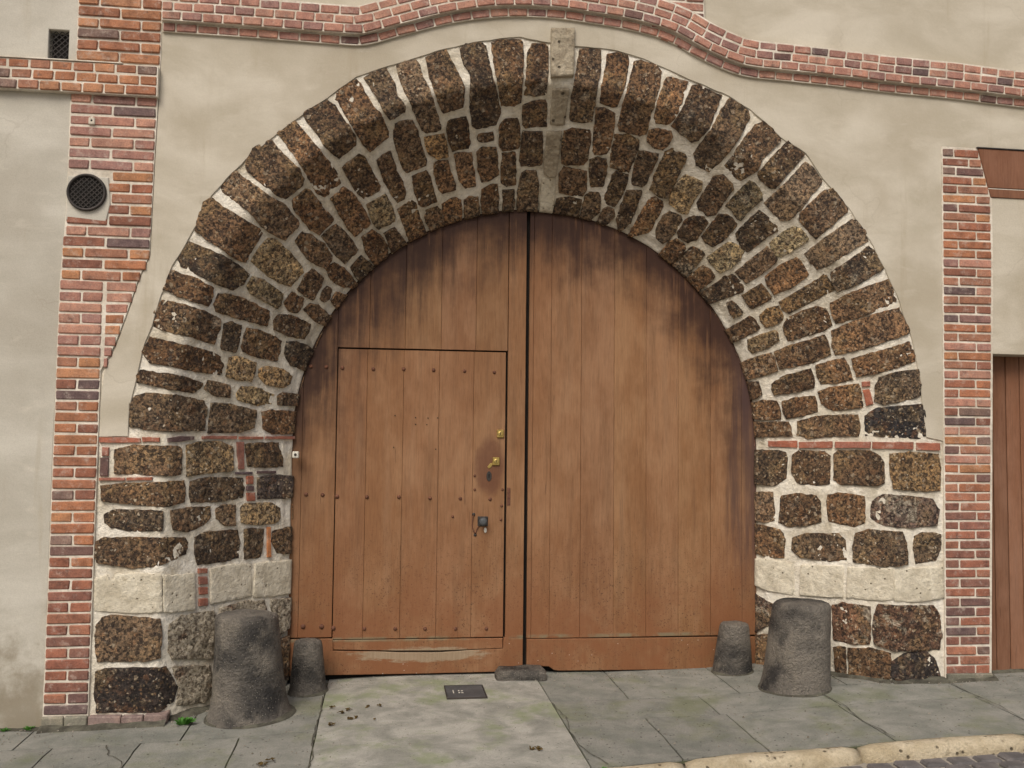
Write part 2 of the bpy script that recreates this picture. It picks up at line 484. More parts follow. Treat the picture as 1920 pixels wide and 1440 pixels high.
def prof(s):
    """radius, depth and outward normal (radial, y) along the section of the arch"""
    if s <= -RND:
        return R1 - s, 0.0, 0.0, -1.0
    if s >= RND:
        s2 = min(s, SL)
        ex = s - s2
        return R1 - s2 * KR, s2 * KY + ex, -KY, -KR
    t = (s + RND) / (2 * RND)
    # quadratic blend between front face and splay
    p0, p1, p2 = (R1 + RND, 0.0), (R1, 0.0), (R1 - RND * KR, RND * KY)
    r = (1 - t) ** 2 * p0[0] + 2 * t * (1 - t) * p1[0] + t * t * p2[0]
    y = (1 - t) ** 2 * p0[1] + 2 * t * (1 - t) * p1[1] + t * t * p2[1]
    nr, ny = -KY * t, -(1 - t) - KR * t
    l = math.hypot(nr, ny)
    return r, y, nr / l, ny / l

def sp(w, s, h=0.0):
    r, y, nr, ny = prof(s)
    rr, yy = r + nr * h, y + ny * h
    if w < 0:
        return Vector((rr, yy, ZC + w))
    if w > math.pi * RM:
        return Vector((-rr, yy, ZC - (w - math.pi * RM)))
    a = w / RM
    return Vector((rr * math.cos(a), yy, ZC + rr * math.sin(a)))

# outlines of the blocks on that surface, in metres: (distance round the arch, distance in from the arris)
STONES = [
    ("k", [(4.282, -0.235), (4.243, -0.246), (4.145, -0.245), (4.135, -0.207), (4.139, -0.145), (4.134, -0.052), (4.115, 0.004), (4.111, 0.129), (4.122, 0.162), (4.259, 0.198), (4.28, 0.12), (4.286, -0.021), (4.284, -0.162), (4.289, -0.212)]),
    ("k", [(4.112, -0.235), (4.047, -0.246), (3.988, -0.234), (3.984, -0.183), (3.981, -0.129), (3.993, -0.054), (3.973, 0.008), (3.982, 0.059), (4.081, 0.064), (4.095, 0.005), (4.096, -0.086), (4.102, -0.162)]),
    ("k", [(3.937, -0.238), (3.887, -0.243), (3.836, -0.226), (3.825, -0.19), (3.832, -0.114), (3.819, -0.031), (3.813, 0.086), (3.798, 0.21), (3.806, 0.25), (3.894, 0.239), (3.921, 0.209), (3.932, 0.116), (3.941, 0.021), (3.95, -0.08), (3.946, -0.167)]),
    ("k", [(3.787, -0.225), (3.728, -0.241), (3.674, -0.241), (3.666, -0.194), (3.653, -0.122), (3.635, -0.033), (3.628, 0.011), (3.648, 0.131), (3.766, 0.141), (3.783, 0.123), (3.793, 0.021), (3.797, -0.094)]),
    ("k", [(3.609, -0.232), (3.576, -0.256), (3.489, -0.252), (3.475, -0.227), (3.471, -0.124), (3.465, -0.03), (3.448, 0.058), (3.426, 0.202), (3.457, 0.281), (3.517, 0.296), (3.589, 0.291), (3.608, 0.267), (3.613, 0.139), (3.584, -0.065), (3.611, -0.156)]),
    ("k", [(3.449, -0.245), (3.414, -0.259), (3.297, -0.257), (3.288, -0.231), (3.291, -0.112), (3.304, 0.032), (3.303, 0.138), (3.346, 0.163), (3.426, 0.157), (3.435, 0.059), (3.446, -0.037), (3.447, -0.122)]),
    ("k", [(3.264, -0.189), (3.241, -0.227), (3.179, -0.23), (3.159, -0.21), (3.159, -0.013), (3.157, 0.091), (3.218, 0.103), (3.291, 0.094), (3.282, -0.019)]),
    ("G", [(3.147, -0.33), (3.029, -0.345), (3.022, -0.156), (3.019, -0.032), (3.145, -0.014), (3.148, -0.142)]),
    ("g", [(3.127, 0.049), (3.032, 0.04), (3.028, 0.16), (3.02, 0.278), (3.065, 0.294), (3.113, 0.288), (3.12, 0.169)]),
    ("g", [(3.127, 0.344), (3.028, 0.331), (3.017, 0.516), (3.01, 0.654), (3.06, 0.664), (3.104, 0.642), (3.118, 0.545), (3.119, 0.438)]),
    ("p", [(3.114, 0.678), (3.007, 0.669), (2.977, 0.861), (3.094, 0.871)]),
    ("k", [(3.293, 0.165), (3.232, 0.134), (3.161, 0.125), (3.148, 0.153), (3.134, 0.303), (3.268, 0.318), (3.288, 0.292)]),
    ("k", [(4.061, 0.106), (3.996, 0.108), (3.956, 0.13), (3.945, 0.205), (3.946, 0.291), (3.938, 0.421), (3.952, 0.455), (4.092, 0.451), (4.11, 0.406), (4.103, 0.289), (4.098, 0.194)]),
    ("t", [(3.917, 0.263), (3.79, 0.282), (3.784, 0.346), (3.792, 0.44), (3.867, 0.441), (3.916, 0.389), (3.92, 0.33)]),
    ("k", [(3.761, 0.212), (3.734, 0.201), (3.639, 0.201), (3.631, 0.244), (3.633, 0.384), (3.65, 0.418), (3.759, 0.411), (3.77, 0.369), (3.771, 0.274)]),
    ("k", [(3.571, 0.33), (3.48, 0.336), (3.475, 0.391), (3.531, 0.397), (3.575, 0.381), (3.581, 0.356)]),
    ("k", [(3.436, 0.293), (3.397, 0.25), (3.322, 0.25), (3.308, 0.301), (3.296, 0.442), (3.323, 0.465), (3.415, 0.473), (3.44, 0.432)]),
    ("k", [(3.284, 0.343), (3.153, 0.346), (3.128, 0.545), (3.133, 0.575), (3.2, 0.592), (3.279, 0.587), (3.295, 0.548)]),
    ("k", [(3.595, 0.458), (3.551, 0.432), (3.461, 0.445), (3.451, 0.508), (3.448, 0.645), (3.529, 0.68), (3.581, 0.682), (3.597, 0.585)]),
    ("k", [(3.42, 0.492), (3.327, 0.488), (3.314, 0.665), (3.317, 0.725), (3.385, 0.736), (3.432, 0.707), (3.427, 0.578)]),
    ("k", [(3.751, 0.442), (3.717, 0.436), (3.632, 0.456), (3.63, 0.529), (3.622, 0.63), (3.63, 0.704), (3.709, 0.702), (3.746, 0.642), (3.75, 0.551)]),
    ("k", [(3.897, 0.465), (3.861, 0.453), (3.798, 0.473), (3.798, 0.547), (3.777, 0.644), (3.786, 0.693), (3.893, 0.691), (3.912, 0.643), (3.916, 0.539)]),
    ("k", [(4.065, 0.489), (3.962, 0.491), (3.945, 0.538), (3.946, 0.652), (3.943, 0.737), (4.067, 0.737), (4.092, 0.699), (4.083, 0.585)]),
    ("k", [(4.244, 0.283), (4.203, 0.261), (4.14, 0.265), (4.143, 0.339), (4.149, 0.418), (4.138, 0.496), (4.144, 0.578), (4.171, 0.618), (4.232, 0.619), (4.247, 0.556), (4.255, 0.433)]),
    ("k", [(4.449, 0.196), (4.323, 0.177), (4.3, 0.208), (4.296, 0.282), (4.295, 0.366), (4.286, 0.446), (4.31, 0.475), (4.425, 0.471), (4.447, 0.405), (4.451, 0.281)]),
    ("k", [(3.297, 0.786), (3.275, 0.646), (3.237, 0.622), (3.166, 0.625), (3.136, 0.704), (3.111, 0.872), (3.292, 0.879)]),
    ("k", [(3.416, 0.764), (3.325, 0.765), (3.316, 0.847), (3.32, 0.889), (3.417, 0.882)]),
    ("k", [(3.581, 0.738), (3.51, 0.713), (3.458, 0.714), (3.449, 0.807), (3.457, 0.889), (3.59, 0.892), (3.6, 0.827)]),
    ("k", [(3.734, 0.789), (3.687, 0.769), (3.618, 0.788), (3.615, 0.888), (3.649, 0.902), (3.755, 0.906)]),
    ("k", [(3.913, 0.769), (3.802, 0.745), (3.76, 0.782), (3.761, 0.845), (3.789, 0.897), (3.933, 0.898)]),
    ("k", [(4.06, 0.767), (3.953, 0.771), (3.932, 0.816), (3.942, 0.889), (4.066, 0.909), (4.082, 0.824)]),
    ("k", [(4.252, 0.663), (4.133, 0.647), (4.103, 0.683), (4.112, 0.766), (4.107, 0.858), (4.277, 0.886), (4.262, 0.783)]),
    ("k", [(2.997, -0.22), (2.946, -0.237), (2.887, -0.239), (2.872, -0.107), (2.877, 0.008), (2.868, 0.096), (2.855, 0.231), (2.927, 0.253), (2.988, 0.246), (2.999, 0.229), (3.013, 0.086), (3.005, -0.072)]),
    ("k", [(2.85, -0.217), (2.807, -0.242), (2.744, -0.24), (2.734, -0.208), (2.725, -0.05), (2.733, 0.033), (2.734, 0.098), (2.763, 0.111), (2.839, 0.098), (2.855, 0.003), (2.85, -0.103)]),
    ("k", [(2.707, -0.213), (2.672, -0.239), (2.584, -0.234), (2.555, -0.206), (2.541, -0.12), (2.537, 0.007), (2.533, 0.081), (2.508, 0.206), (2.541, 0.235), (2.679, 0.245), (2.695, 0.208), (2.708, 0.09), (2.71, -0.055)]),
    ("k", [(2.522, -0.18), (2.486, -0.197), (2.406, -0.211), (2.404, -0.169), (2.398, -0.04), (2.393, 0.054), (2.422, 0.103), (2.484, 0.118), (2.509, 0.09), (2.528, -0.015)]),
    ("k", [(2.38, -0.202), (2.343, -0.229), (2.286, -0.222), (2.217, -0.229), (2.21, -0.133), (2.196, -0.003), (2.211, 0.099), (2.238, 0.132), (2.327, 0.118), (2.395, 0.094), (2.382, -0.02)]),
    ("k", [(2.177, -0.238), (2.118, -0.242), (2.058, -0.239), (2.031, -0.199), (2.025, -0.087), (2.022, 0.016), (2.026, 0.151), (2.043, 0.243), (2.137, 0.253), (2.193, 0.193), (2.191, 0.118), (2.183, -0.012), (2.185, -0.131)]),
    ("k", [(1.999, -0.039), (1.988, -0.183), (1.964, -0.237), (1.9, -0.232), (1.838, -0.217), (1.827, -0.194), (1.84, -0.101), (1.843, -0.018), (1.825, 0.045), (1.855, 0.162), (1.947, 0.178), (1.994, 0.148), (1.993, 0.059), (1.999, 0.009)]),
    ("k", [(3.016, 0.325), (2.969, 0.299), (2.857, 0.293), (2.836, 0.322), (2.81, 0.501), (2.828, 0.54), (2.949, 0.566), (2.991, 0.552), (3.013, 0.438)]),
    ("k", [(2.857, 0.139), (2.8, 0.125), (2.736, 0.145), (2.715, 0.214), (2.69, 0.371), (2.699, 0.428), (2.776, 0.453), (2.798, 0.429), (2.823, 0.338), (2.832, 0.254)]),
    ("k", [(2.692, 0.284), (2.614, 0.253), (2.533, 0.266), (2.515, 0.319), (2.507, 0.448), (2.504, 0.499), (2.558, 0.514), (2.646, 0.507), (2.672, 0.425)]),
    ("k", [(2.504, 0.185), (2.468, 0.154), (2.382, 0.132), (2.358, 0.154), (2.355, 0.224), (2.372, 0.264), (2.422, 0.278), (2.487, 0.257)]),
    ("k", [(2.99, 0.632), (2.966, 0.579), (2.875, 0.584), (2.795, 0.583), (2.754, 0.712), (2.768, 0.768), (2.842, 0.777), (2.963, 0.776)]),
    ("k", [(2.801, 0.499), (2.753, 0.467), (2.686, 0.464), (2.653, 0.561), (2.643, 0.662), (2.731, 0.686), (2.762, 0.631)]),
    ("k", [(2.608, 0.567), (2.595, 0.522), (2.505, 0.52), (2.484, 0.575), (2.477, 0.691), (2.493, 0.773), (2.562, 0.775), (2.598, 0.744)]),
    ("k", [(2.508, 0.336), (2.458, 0.32), (2.379, 0.308), (2.37, 0.345), (2.366, 0.449), (2.354, 0.529), (2.37, 0.559), (2.449, 0.572), (2.471, 0.538), (2.494, 0.432)]),
    ("t", [(2.349, 0.272), (2.325, 0.229), (2.231, 0.227), (2.21, 0.246), (2.199, 0.347), (2.171, 0.543), (2.223, 0.567), (2.314, 0.553), (2.341, 0.437)]),
    ("k", [(2.969, 0.823), (2.871, 0.793), (2.763, 0.798), (2.744, 0.869), (2.842, 0.888), (2.968, 0.896)]),
    ("k", [(2.752, 0.764), (2.727, 0.726), (2.655, 0.713), (2.627, 0.742), (2.587, 0.849), (2.652, 0.862), (2.731, 0.871)]),
    ("k", [(2.575, 0.823), (2.543, 0.791), (2.489, 0.794), (2.457, 0.844), (2.506, 0.867), (2.578, 0.868)]),
    ("k", [(2.463, 0.631), (2.367, 0.584), (2.351, 0.604), (2.33, 0.729), (2.314, 0.836), (2.357, 0.867), (2.439, 0.854), (2.454, 0.737)]),
    ("k", [(2.285, 0.765), (2.283, 0.616), (2.256, 0.585), (2.187, 0.587), (2.161, 0.618), (2.146, 0.751), (2.129, 0.826), (2.275, 0.877)]),
    ("t", [(2.169, 0.53), (2.179, 0.413), (2.16, 0.345), (2.041, 0.32), (2.015, 0.371), (2.003, 0.491), (1.983, 0.562), (2.022, 0.589), (2.135, 0.579)]),
    ("k", [(1.983, 0.465), (1.994, 0.355), (2.007, 0.25), (1.967, 0.206), (1.881, 0.215), (1.855, 0.24), (1.847, 0.33), (1.837, 0.396), (1.826, 0.449), (1.861, 0.491), (1.942, 0.494)]),
    ("t", [(1.823, 0.358), (1.826, 0.249), (1.819, 0.128), (1.787, 0.116), (1.71, 0.135), (1.681, 0.167), (1.686, 0.276), (1.677, 0.36), (1.702, 0.372), (1.766, 0.356)]),
    ("k", [(1.814, 0.059), (1.815, -0.034), (1.799, -0.236), (1.742, -0.241), (1.685, -0.242), (1.682, -0.142), (1.686, -0.052), (1.676, 0.048), (1.695, 0.075), (1.776, 0.08)]),
    ("k", [(1.66, 0.17), (1.659, 0.066), (1.658, -0.11), (1.657, -0.21), (1.614, -0.226), (1.528, -0.214), (1.515, -0.192), (1.507, -0.083), (1.484, 0.035), (1.474, 0.12), (1.511, 0.175), (1.584, 0.176)]),
    ("k", [(1.472, 0.046), (1.479, -0.053), (1.479, -0.176), (1.458, -0.227), (1.382, -0.228), (1.324, -0.223), (1.315, -0.208), (1.307, -0.085), (1.301, 0.011), (1.293, 0.068), (1.333, 0.078), (1.443, 0.077)]),
    ("k", [(1.258, 0.18), (1.272, 0.042), (1.272, -0.099), (1.268, -0.199), (1.249, -0.227), (1.182, -0.235), (1.124, -0.22), (1.129, -0.104), (1.128, 0.014), (1.12, 0.106), (1.133, 0.167), (1.2, 0.184)]),
    ("k", [(1.081, 0.101), (1.089, -0.01), (1.095, -0.122), (1.101, -0.207), (1.064, -0.227), (0.968, -0.228), (0.956, -0.22), (0.949, -0.096), (0.945, 0.017), (0.955, 0.124), (1.019, 0.127)]),
    ("k", [(0.911, 0.193), (0.919, 0.059), (0.912, -0.084), (0.898, -0.219), (0.862, -0.223), (0.787, -0.221), (0.772, -0.208), (0.768, -0.058), (0.765, 0.084), (0.774, 0.216), (0.838, 0.217)]),
    ("k", [(1.637, 0.454), (1.647, 0.341), (1.646, 0.227), (1.587, 0.22), (1.492, 0.215), (1.472, 0.232), (1.48, 0.315), (1.476, 0.399), (1.479, 0.478), (1.531, 0.494), (1.593, 0.476)]),
    ("l", [(1.442, 0.325), (1.444, 0.223), (1.437, 0.141), (1.391, 0.105), (1.32, 0.103), (1.311, 0.121), (1.313, 0.218), (1.315, 0.302), (1.335, 0.341), (1.388, 0.345)]),
    ("k", [(1.796, 0.631), (1.808, 0.523), (1.815, 0.433), (1.766, 0.395), (1.676, 0.398), (1.661, 0.451), (1.656, 0.556), (1.674, 0.63), (1.738, 0.648)]),
    ("k", [(1.956, 0.716), (1.967, 0.612), (1.944, 0.551), (1.876, 0.516), (1.825, 0.525), (1.816, 0.582), (1.804, 0.678), (1.836, 0.73), (1.92, 0.742)]),
    ("k", [(2.112, 0.779), (2.124, 0.678), (2.106, 0.62), (2.01, 0.605), (1.987, 0.626), (1.971, 0.714), (1.965, 0.799), (1.987, 0.852), (2.066, 0.839)]),
    ("k", [(1.958, 0.807), (1.93, 0.762), (1.852, 0.756), (1.811, 0.777), (1.809, 0.844), (1.819, 0.907), (1.909, 0.891), (1.953, 0.875)]),
    ("k", [(1.809, 0.858), (1.794, 0.73), (1.708, 0.704), (1.674, 0.715), (1.65, 0.823), (1.645, 0.907), (1.719, 0.927), (1.819, 0.914)]),
    ("l", [(1.644, 0.722), (1.638, 0.623), (1.63, 0.53), (1.577, 0.502), (1.494, 0.495), (1.469, 0.557), (1.464, 0.644), (1.486, 0.724), (1.541, 0.731)]),
    ("k", [(1.418, 0.637), (1.426, 0.519), (1.431, 0.356), (1.388, 0.345), (1.321, 0.351), (1.307, 0.372), (1.295, 0.489), (1.298, 0.621), (1.355, 0.64)]),
    ("k", [(1.269, 0.485), (1.28, 0.348), (1.265, 0.242), (1.226, 0.228), (1.13, 0.234), (1.121, 0.254), (1.109, 0.383), (1.121, 0.501), (1.202, 0.506)]),
    ("t", [(1.063, 0.496), (1.068, 0.365), (1.078, 0.21), (1.09, 0.139), (1.041, 0.134), (0.972, 0.134), (0.968, 0.27), (0.955, 0.474), (1.001, 0.502)]),
    ("k", [(1.632, 0.911), (1.621, 0.781), (1.554, 0.759), (1.483, 0.769), (1.468, 0.824), (1.471, 0.909), (1.546, 0.93)]),
    ("k", [(1.456, 0.926), (1.438, 0.808), (1.443, 0.683), (1.4, 0.655), (1.287, 0.651), (1.258, 0.681), (1.285, 0.79), (1.334, 0.889), (1.397, 0.928)]),
    ("k", [(1.238, 0.698), (1.239, 0.537), (1.119, 0.528), (1.104, 0.541), (1.104, 0.691), (1.147, 0.701)]),
    ("k", [(1.287, 0.912), (1.248, 0.87), (1.185, 0.859), (1.099, 0.869), (1.092, 0.901), (1.174, 0.922)]),
    ("k", [(1.253, 0.82), (1.244, 0.78), (1.204, 0.769), (1.118, 0.755), (1.102, 0.79), (1.11, 0.836), (1.174, 0.842)]),
    ("t", [(1.039, 0.66), (1.057, 0.598), (1.035, 0.516), (0.955, 0.519), (0.931, 0.535), (0.918, 0.602), (0.932, 0.668), (0.99, 0.678)]),
    ("k", [(0.886, 0.555), (0.933, 0.494), (0.935, 0.384), (0.924, 0.292), (0.893, 0.24), (0.836, 0.237), (0.775, 0.244), (0.759, 0.306), (0.764, 0.456), (0.771, 0.561)]),
    ("k", [(0.744, 0.261), (0.755, 0.133), (0.754, -0.001), (0.746, -0.156), (0.737, -0.211), (0.691, -0.218), (0.608, -0.226), (0.591, -0.205), (0.586, -0.029), (0.578, 0.124), (0.583, 0.283), (0.644, 0.292)]),
    ("k", [(1.053, 0.903), (1.058, 0.823), (1.067, 0.732), (1.029, 0.707), (0.944, 0.704), (0.928, 0.742), (0.927, 0.838), (0.918, 0.922), (0.987, 0.926)]),
    ("t", [(0.895, 0.824), (0.896, 0.725), (0.886, 0.616), (0.853, 0.604), (0.795, 0.621), (0.774, 0.709), (0.776, 0.831), (0.83, 0.843)]),
    ("k", [(0.732, 0.673), (0.74, 0.562), (0.732, 0.42), (0.735, 0.315), (0.685, 0.305), (0.596, 0.316), (0.573, 0.443), (0.574, 0.556), (0.587, 0.678), (0.673, 0.677)]),
    ("k", [(0.539, 0.188), (0.546, 0.072), (0.547, -0.064), (0.553, -0.209), (0.515, -0.22), (0.444, -0.216), (0.43, -0.075), (0.422, 0.061), (0.419, 0.183), (0.479, 0.191)]),
    ("k", [(0.881, 0.925), (0.885, 0.855), (0.811, 0.856), (0.766, 0.866), (0.76, 0.925), (0.8, 0.93)]),
    ("k", [(0.732, 0.93), (0.737, 0.823), (0.732, 0.703), (0.678, 0.691), (0.58, 0.694), (0.569, 0.81), (0.574, 0.925), (0.66, 0.93)]),
    ("k", [(0.551, 0.43), (0.558, 0.345), (0.554, 0.237), (0.503, 0.22), (0.407, 0.216), (0.405, 0.301), (0.417, 0.425), (0.468, 0.441)]),
    ("k", [(0.489, 0.765), (0.531, 0.672), (0.537, 0.471), (0.462, 0.461), (0.399, 0.479), (0.39, 0.597), (0.394, 0.759), (0.446, 0.769)]),
    ("k", [(0.554, 0.93), (0.528, 0.85), (0.417, 0.848), (0.381, 0.868), (0.396, 0.93), (0.464, 0.93)]),
    ("k", [(0.353, 0.08), (0.395, 0.042), (0.408, -0.069), (0.4, -0.218), (0.336, -0.221), (0.26, -0.205), (0.242, -0.081), (0.235, 0.044), (0.26, 0.1)]),
    ("b", [(0.386, 0.16), (0.382, 0.109), (0.354, 0.114), (0.357, 0.165)]),
    ("b", [(0.337, 0.165), (0.335, 0.122), (0.245, 0.11), (0.237, 0.154)]),
    ("k", [(0.367, 0.457), (0.386, 0.376), (0.377, 0.183), (0.326, 0.175), (0.231, 0.181), (0.226, 0.268), (0.227, 0.374), (0.281, 0.448)]),
    ("k", [(0.363, 0.93), (0.368, 0.831), (0.343, 0.748), (0.265, 0.734), (0.196, 0.741), (0.198, 0.823), (0.222, 0.93)]),
    ("k", [(0.337, 0.71), (0.352, 0.613), (0.342, 0.484), (0.284, 0.475), (0.228, 0.482), (0.208, 0.585), (0.198, 0.698), (0.264, 0.72)]),
    ("d", [(0.177, 0.174), (0.219, 0.097), (0.217, -0.124), (0.217, -0.216), (0.146, -0.221), (0.049, -0.213), (0.035, -0.18), (0.044, 0.027), (0.058, 0.178)]),
    ("k", [(0.172, 0.626), (0.2, 0.494), (0.195, 0.315), (0.188, 0.22), (0.129, 0.208), (0.054, 0.221), (0.056, 0.369), (0.04, 0.559), (0.071, 0.632)]),
    ("k", [(0.198, 0.93), (0.182, 0.834), (0.176, 0.691), (0.134, 0.671), (0.061, 0.669), (0.059, 0.802), (0.056, 0.93)]),
    ("b", [(0.029, 0.93), (0.031, 0.875), (-0.019, 0.875), (-0.017, 0.93)]),
    ("b", [(0.022, 0.836), (0.025, 0.633), (-0.025, 0.633), (-0.02, 0.837)]),
    ("b", [(0.015, 0.619), (0.021, 0.392), (-0.024, 0.393), (-0.027, 0.62)]),
    ("b", [(0.019, 0.375), (0.017, 0.145), (-0.021, 0.146), (-0.024, 0.375)]),
    ("b", [(0.017, 0.132), (0.017, -0.129), (-0.026, -0.128), (-0.025, 0.133)]),
    ("b", [(0.014, -0.152), (0.011, -0.313), (-0.033, -0.312), (-0.03, -0.151)]),
    ("k", [(-0.059, 0.93), (-0.044, 0.88), (-0.046, 0.718), (-0.083, 0.704), (-0.238, 0.714), (-0.291, 0.795), (-0.277, 0.93)]),
    ("k", [(-0.073, 0.666), (-0.04, 0.615), (-0.047, 0.451), (-0.077, 0.411), (-0.263, 0.413), (-0.276, 0.507), (-0.267, 0.635), (-0.191, 0.677)]),
    ("k", [(-0.068, 0.384), (-0.037, 0.353), (-0.037, 0.154), (-0.072, 0.087), (-0.114, 0.063), (-0.243, 0.06), (-0.263, 0.106), (-0.263, 0.347), (-0.236, 0.386)]),
    ("t", [(-0.058, 0.025), (-0.044, -0.105), (-0.055, -0.307), (-0.153, -0.319), (-0.29, -0.312), (-0.295, -0.193), (-0.279, 0.007), (-0.156, 0.026)]),
    ("k", [(-0.339, 0.93), (-0.332, 0.805), (-0.451, 0.796), (-0.524, 0.801), (-0.545, 0.844), (-0.534, 0.93)]),
    ("k", [(-0.357, 0.748), (-0.335, 0.645), (-0.343, 0.508), (-0.381, 0.481), (-0.514, 0.473), (-0.545, 0.546), (-0.563, 0.693), (-0.54, 0.768), (-0.449, 0.758)]),
    ("k", [(-0.335, 0.427), (-0.318, 0.338), (-0.334, 0.192), (-0.402, 0.184), (-0.506, 0.185), (-0.536, 0.262), (-0.511, 0.42), (-0.415, 0.436)]),
    ("n", [(-0.375, 0.15), (-0.316, 0.082), (-0.325, -0.101), (-0.342, -0.256), (-0.41, -0.301), (-0.512, -0.281), (-0.525, -0.098), (-0.516, 0.076), (-0.478, 0.151)]),
    ("k", [(-0.58, 0.93), (-0.557, 0.893), (-0.585, 0.759), (-0.646, 0.722), (-0.778, 0.732), (-0.782, 0.846), (-0.756, 0.93)]),
    ("k", [(-0.633, 0.67), (-0.601, 0.583), (-0.586, 0.358), (-0.627, 0.315), (-0.757, 0.308), (-0.775, 0.422), (-0.764, 0.62), (-0.715, 0.676)]),
    ("k", [(-0.579, 0.25), (-0.547, 0.16), (-0.554, -0.052), (-0.63, -0.078), (-0.757, -0.081), (-0.778, 0.054), (-0.766, 0.265), (-0.666, 0.264)]),
    ("k", [(-0.58, -0.129), (-0.555, -0.189), (-0.568, -0.308), (-0.648, -0.311), (-0.733, -0.277), (-0.757, -0.14), (-0.664, -0.123)]),
    ("p", [(-0.802, 0.93), (-0.796, 0.846), (-0.812, 0.662), (-0.983, 0.664), (-1.02, 0.678), (-1.009, 0.838), (-0.978, 0.93)]),
    ("p", [(-0.817, 0.612), (-0.798, 0.334), (-0.998, 0.336), (-1.011, 0.469), (-1.014, 0.622)]),
    ("p", [(-0.804, 0.3), (-0.787, 0.013), (-0.981, 0.016), (-0.996, 0.082), (-0.999, 0.31)]),
    ("p", [(-0.791, 0.005), (-0.776, -0.322), (-0.97, -0.319), (-0.994, -0.182), (-0.993, 0.008)]),
    ("n", [(-1.015, 0.93), (-1.043, 0.905), (-1.105, 0.8), (-1.232, 0.81), (-1.301, 0.926), (-1.217, 0.93)]),
    ("k", [(-1.324, 0.93), (-1.305, 0.82), (-1.568, 0.831), (-1.594, 0.93), (-1.453, 0.93)]),
    ("n", [(-1.061, 0.407), (-1.036, 0.337), (-1.043, 0.157), (-1.17, 0.159), (-1.282, 0.168), (-1.295, 0.27), (-1.287, 0.4)]),
    ("n", [(-1.056, 0.124), (-1.02, 0.107), (-1.02, -0.254), (-1.088, -0.299), (-1.222, -0.306), (-1.298, -0.286), (-1.304, 0.02), (-1.277, 0.135), (-1.169, 0.146)]),
    ("k", [(-1.326, 0.305), (-1.306, 0.16), (-1.323, 0.036), (-1.481, 0.038), (-1.509, 0.163), (-1.513, 0.298)]),
    ("d", [(-1.372, 0.029), (-1.318, -0.05), (-1.304, -0.195), (-1.364, -0.267), (-1.49, -0.301), (-1.51, -0.047), (-1.473, 0.038)]),
    ("k", [(-1.33, 0.401), (-1.319, 0.322), (-1.524, 0.316), (-1.535, 0.385)]),
    ("k", [(6.128, -0.214), (6.084, -0.187), (6.066, -0.13), (6.059, 0.058), (6.069, 0.232), (6.109, 0.257), (6.242, 0.252), (6.251, 0.037), (6.245, -0.117), (6.234, -0.203)]),
    ("k", [(6.075, 0.285), (6.068, 0.413), (6.086, 0.606), (6.127, 0.621), (6.211, 0.608), (6.242, 0.51), (6.253, 0.28), (6.162, 0.282)]),
    ("k", [(6.094, 0.663), (6.073, 0.718), (6.053, 0.91), (6.238, 0.927), (6.249, 0.756), (6.217, 0.686)]),
    ("b", [(6.288, -0.367), (6.284, -0.263), (6.29, -0.141), (6.313, -0.137), (6.318, -0.262), (6.315, -0.367)]),
    ("b", [(6.283, -0.134), (6.285, -0.034), (6.309, -0.033), (6.31, -0.129)]),
    ("c", [(6.287, 0.009), (6.276, 0.082), (6.275, 0.18), (6.295, 0.177), (6.308, 0.083), (6.311, 0.01)]),
    ("b", [(6.273, 0.24), (6.269, 0.482), (6.289, 0.482), (6.29, 0.24)]),
    ("b", [(6.272, 0.502), (6.27, 0.683), (6.288, 0.684), (6.29, 0.502)]),
    ("b", [(6.269, 0.699), (6.261, 0.906), (6.285, 0.907), (6.288, 0.699)]),
    ("b", [(6.344, -0.349), (6.344, -0.313), (6.393, -0.313), (6.394, -0.349)]),
    ("c", [(6.405, -0.358), (6.401, -0.312), (6.508, -0.313), (6.508, -0.357)]),
    ("k", [(6.355, -0.279), (6.331, -0.188), (6.333, 0.084), (6.352, 0.103), (6.501, 0.103), (6.507, 0.004), (6.496, -0.146), (6.493, -0.278)]),
    ("t", [(6.329, 0.133), (6.309, 0.218), (6.304, 0.367), (6.336, 0.455), (6.484, 0.464), (6.493, 0.317), (6.51, 0.144)]),
    ("b", [(6.307, 0.485), (6.307, 0.537), (6.477, 0.543), (6.476, 0.503)]),
    ("k", [(6.319, 0.553), (6.31, 0.654), (6.31, 0.805), (6.353, 0.812), (6.404, 0.846), (6.465, 0.847), (6.467, 0.71), (6.461, 0.572)]),
    ("b", [(6.518, -0.362), (6.517, -0.219), (6.534, -0.218), (6.534, -0.361)]),
    ("b", [(6.517, -0.211), (6.512, -0.067), (6.531, -0.067), (6.532, -0.211)]),
    ("c", [(6.494, 0.484), (6.494, 0.609), (6.51, 0.609), (6.507, 0.485)]),
    ("c", [(6.489, 0.644), (6.491, 0.79), (6.507, 0.79), (6.504, 0.644)]),
    ("k", [(6.562, -0.349), (6.546, -0.218), (6.545, -0.07), (6.533, 0.127), (6.596, 0.138), (6.666, 0.131), (6.684, 0.01), (6.672, -0.14), (6.653, -0.339)]),
    ("k", [(6.542, 0.167), (6.52, 0.271), (6.527, 0.54), (6.577, 0.551), (6.651, 0.548), (6.668, 0.37), (6.668, 0.176), (6.612, 0.165)]),
    ("b", [(6.519, 0.564), (6.52, 0.614), (6.57, 0.616), (6.569, 0.566)]),
    ("c", [(6.581, 0.566), (6.583, 0.62), (6.612, 0.62), (6.61, 0.567)]),
    ("b", [(6.623, 0.567), (6.625, 0.631), (6.675, 0.633), (6.675, 0.574)]),
    ("d", [(6.529, 0.645), (6.515, 0.764), (6.527, 0.914), (6.666, 0.919), (6.668, 0.769), (6.664, 0.655)]),
    ("k", [(6.729, -0.325), (6.699, -0.271), (6.706, -0.006), (6.783, 0), (6.821, -0.006), (6.824, -0.172), (6.805, -0.282), (6.775, -0.324)]),
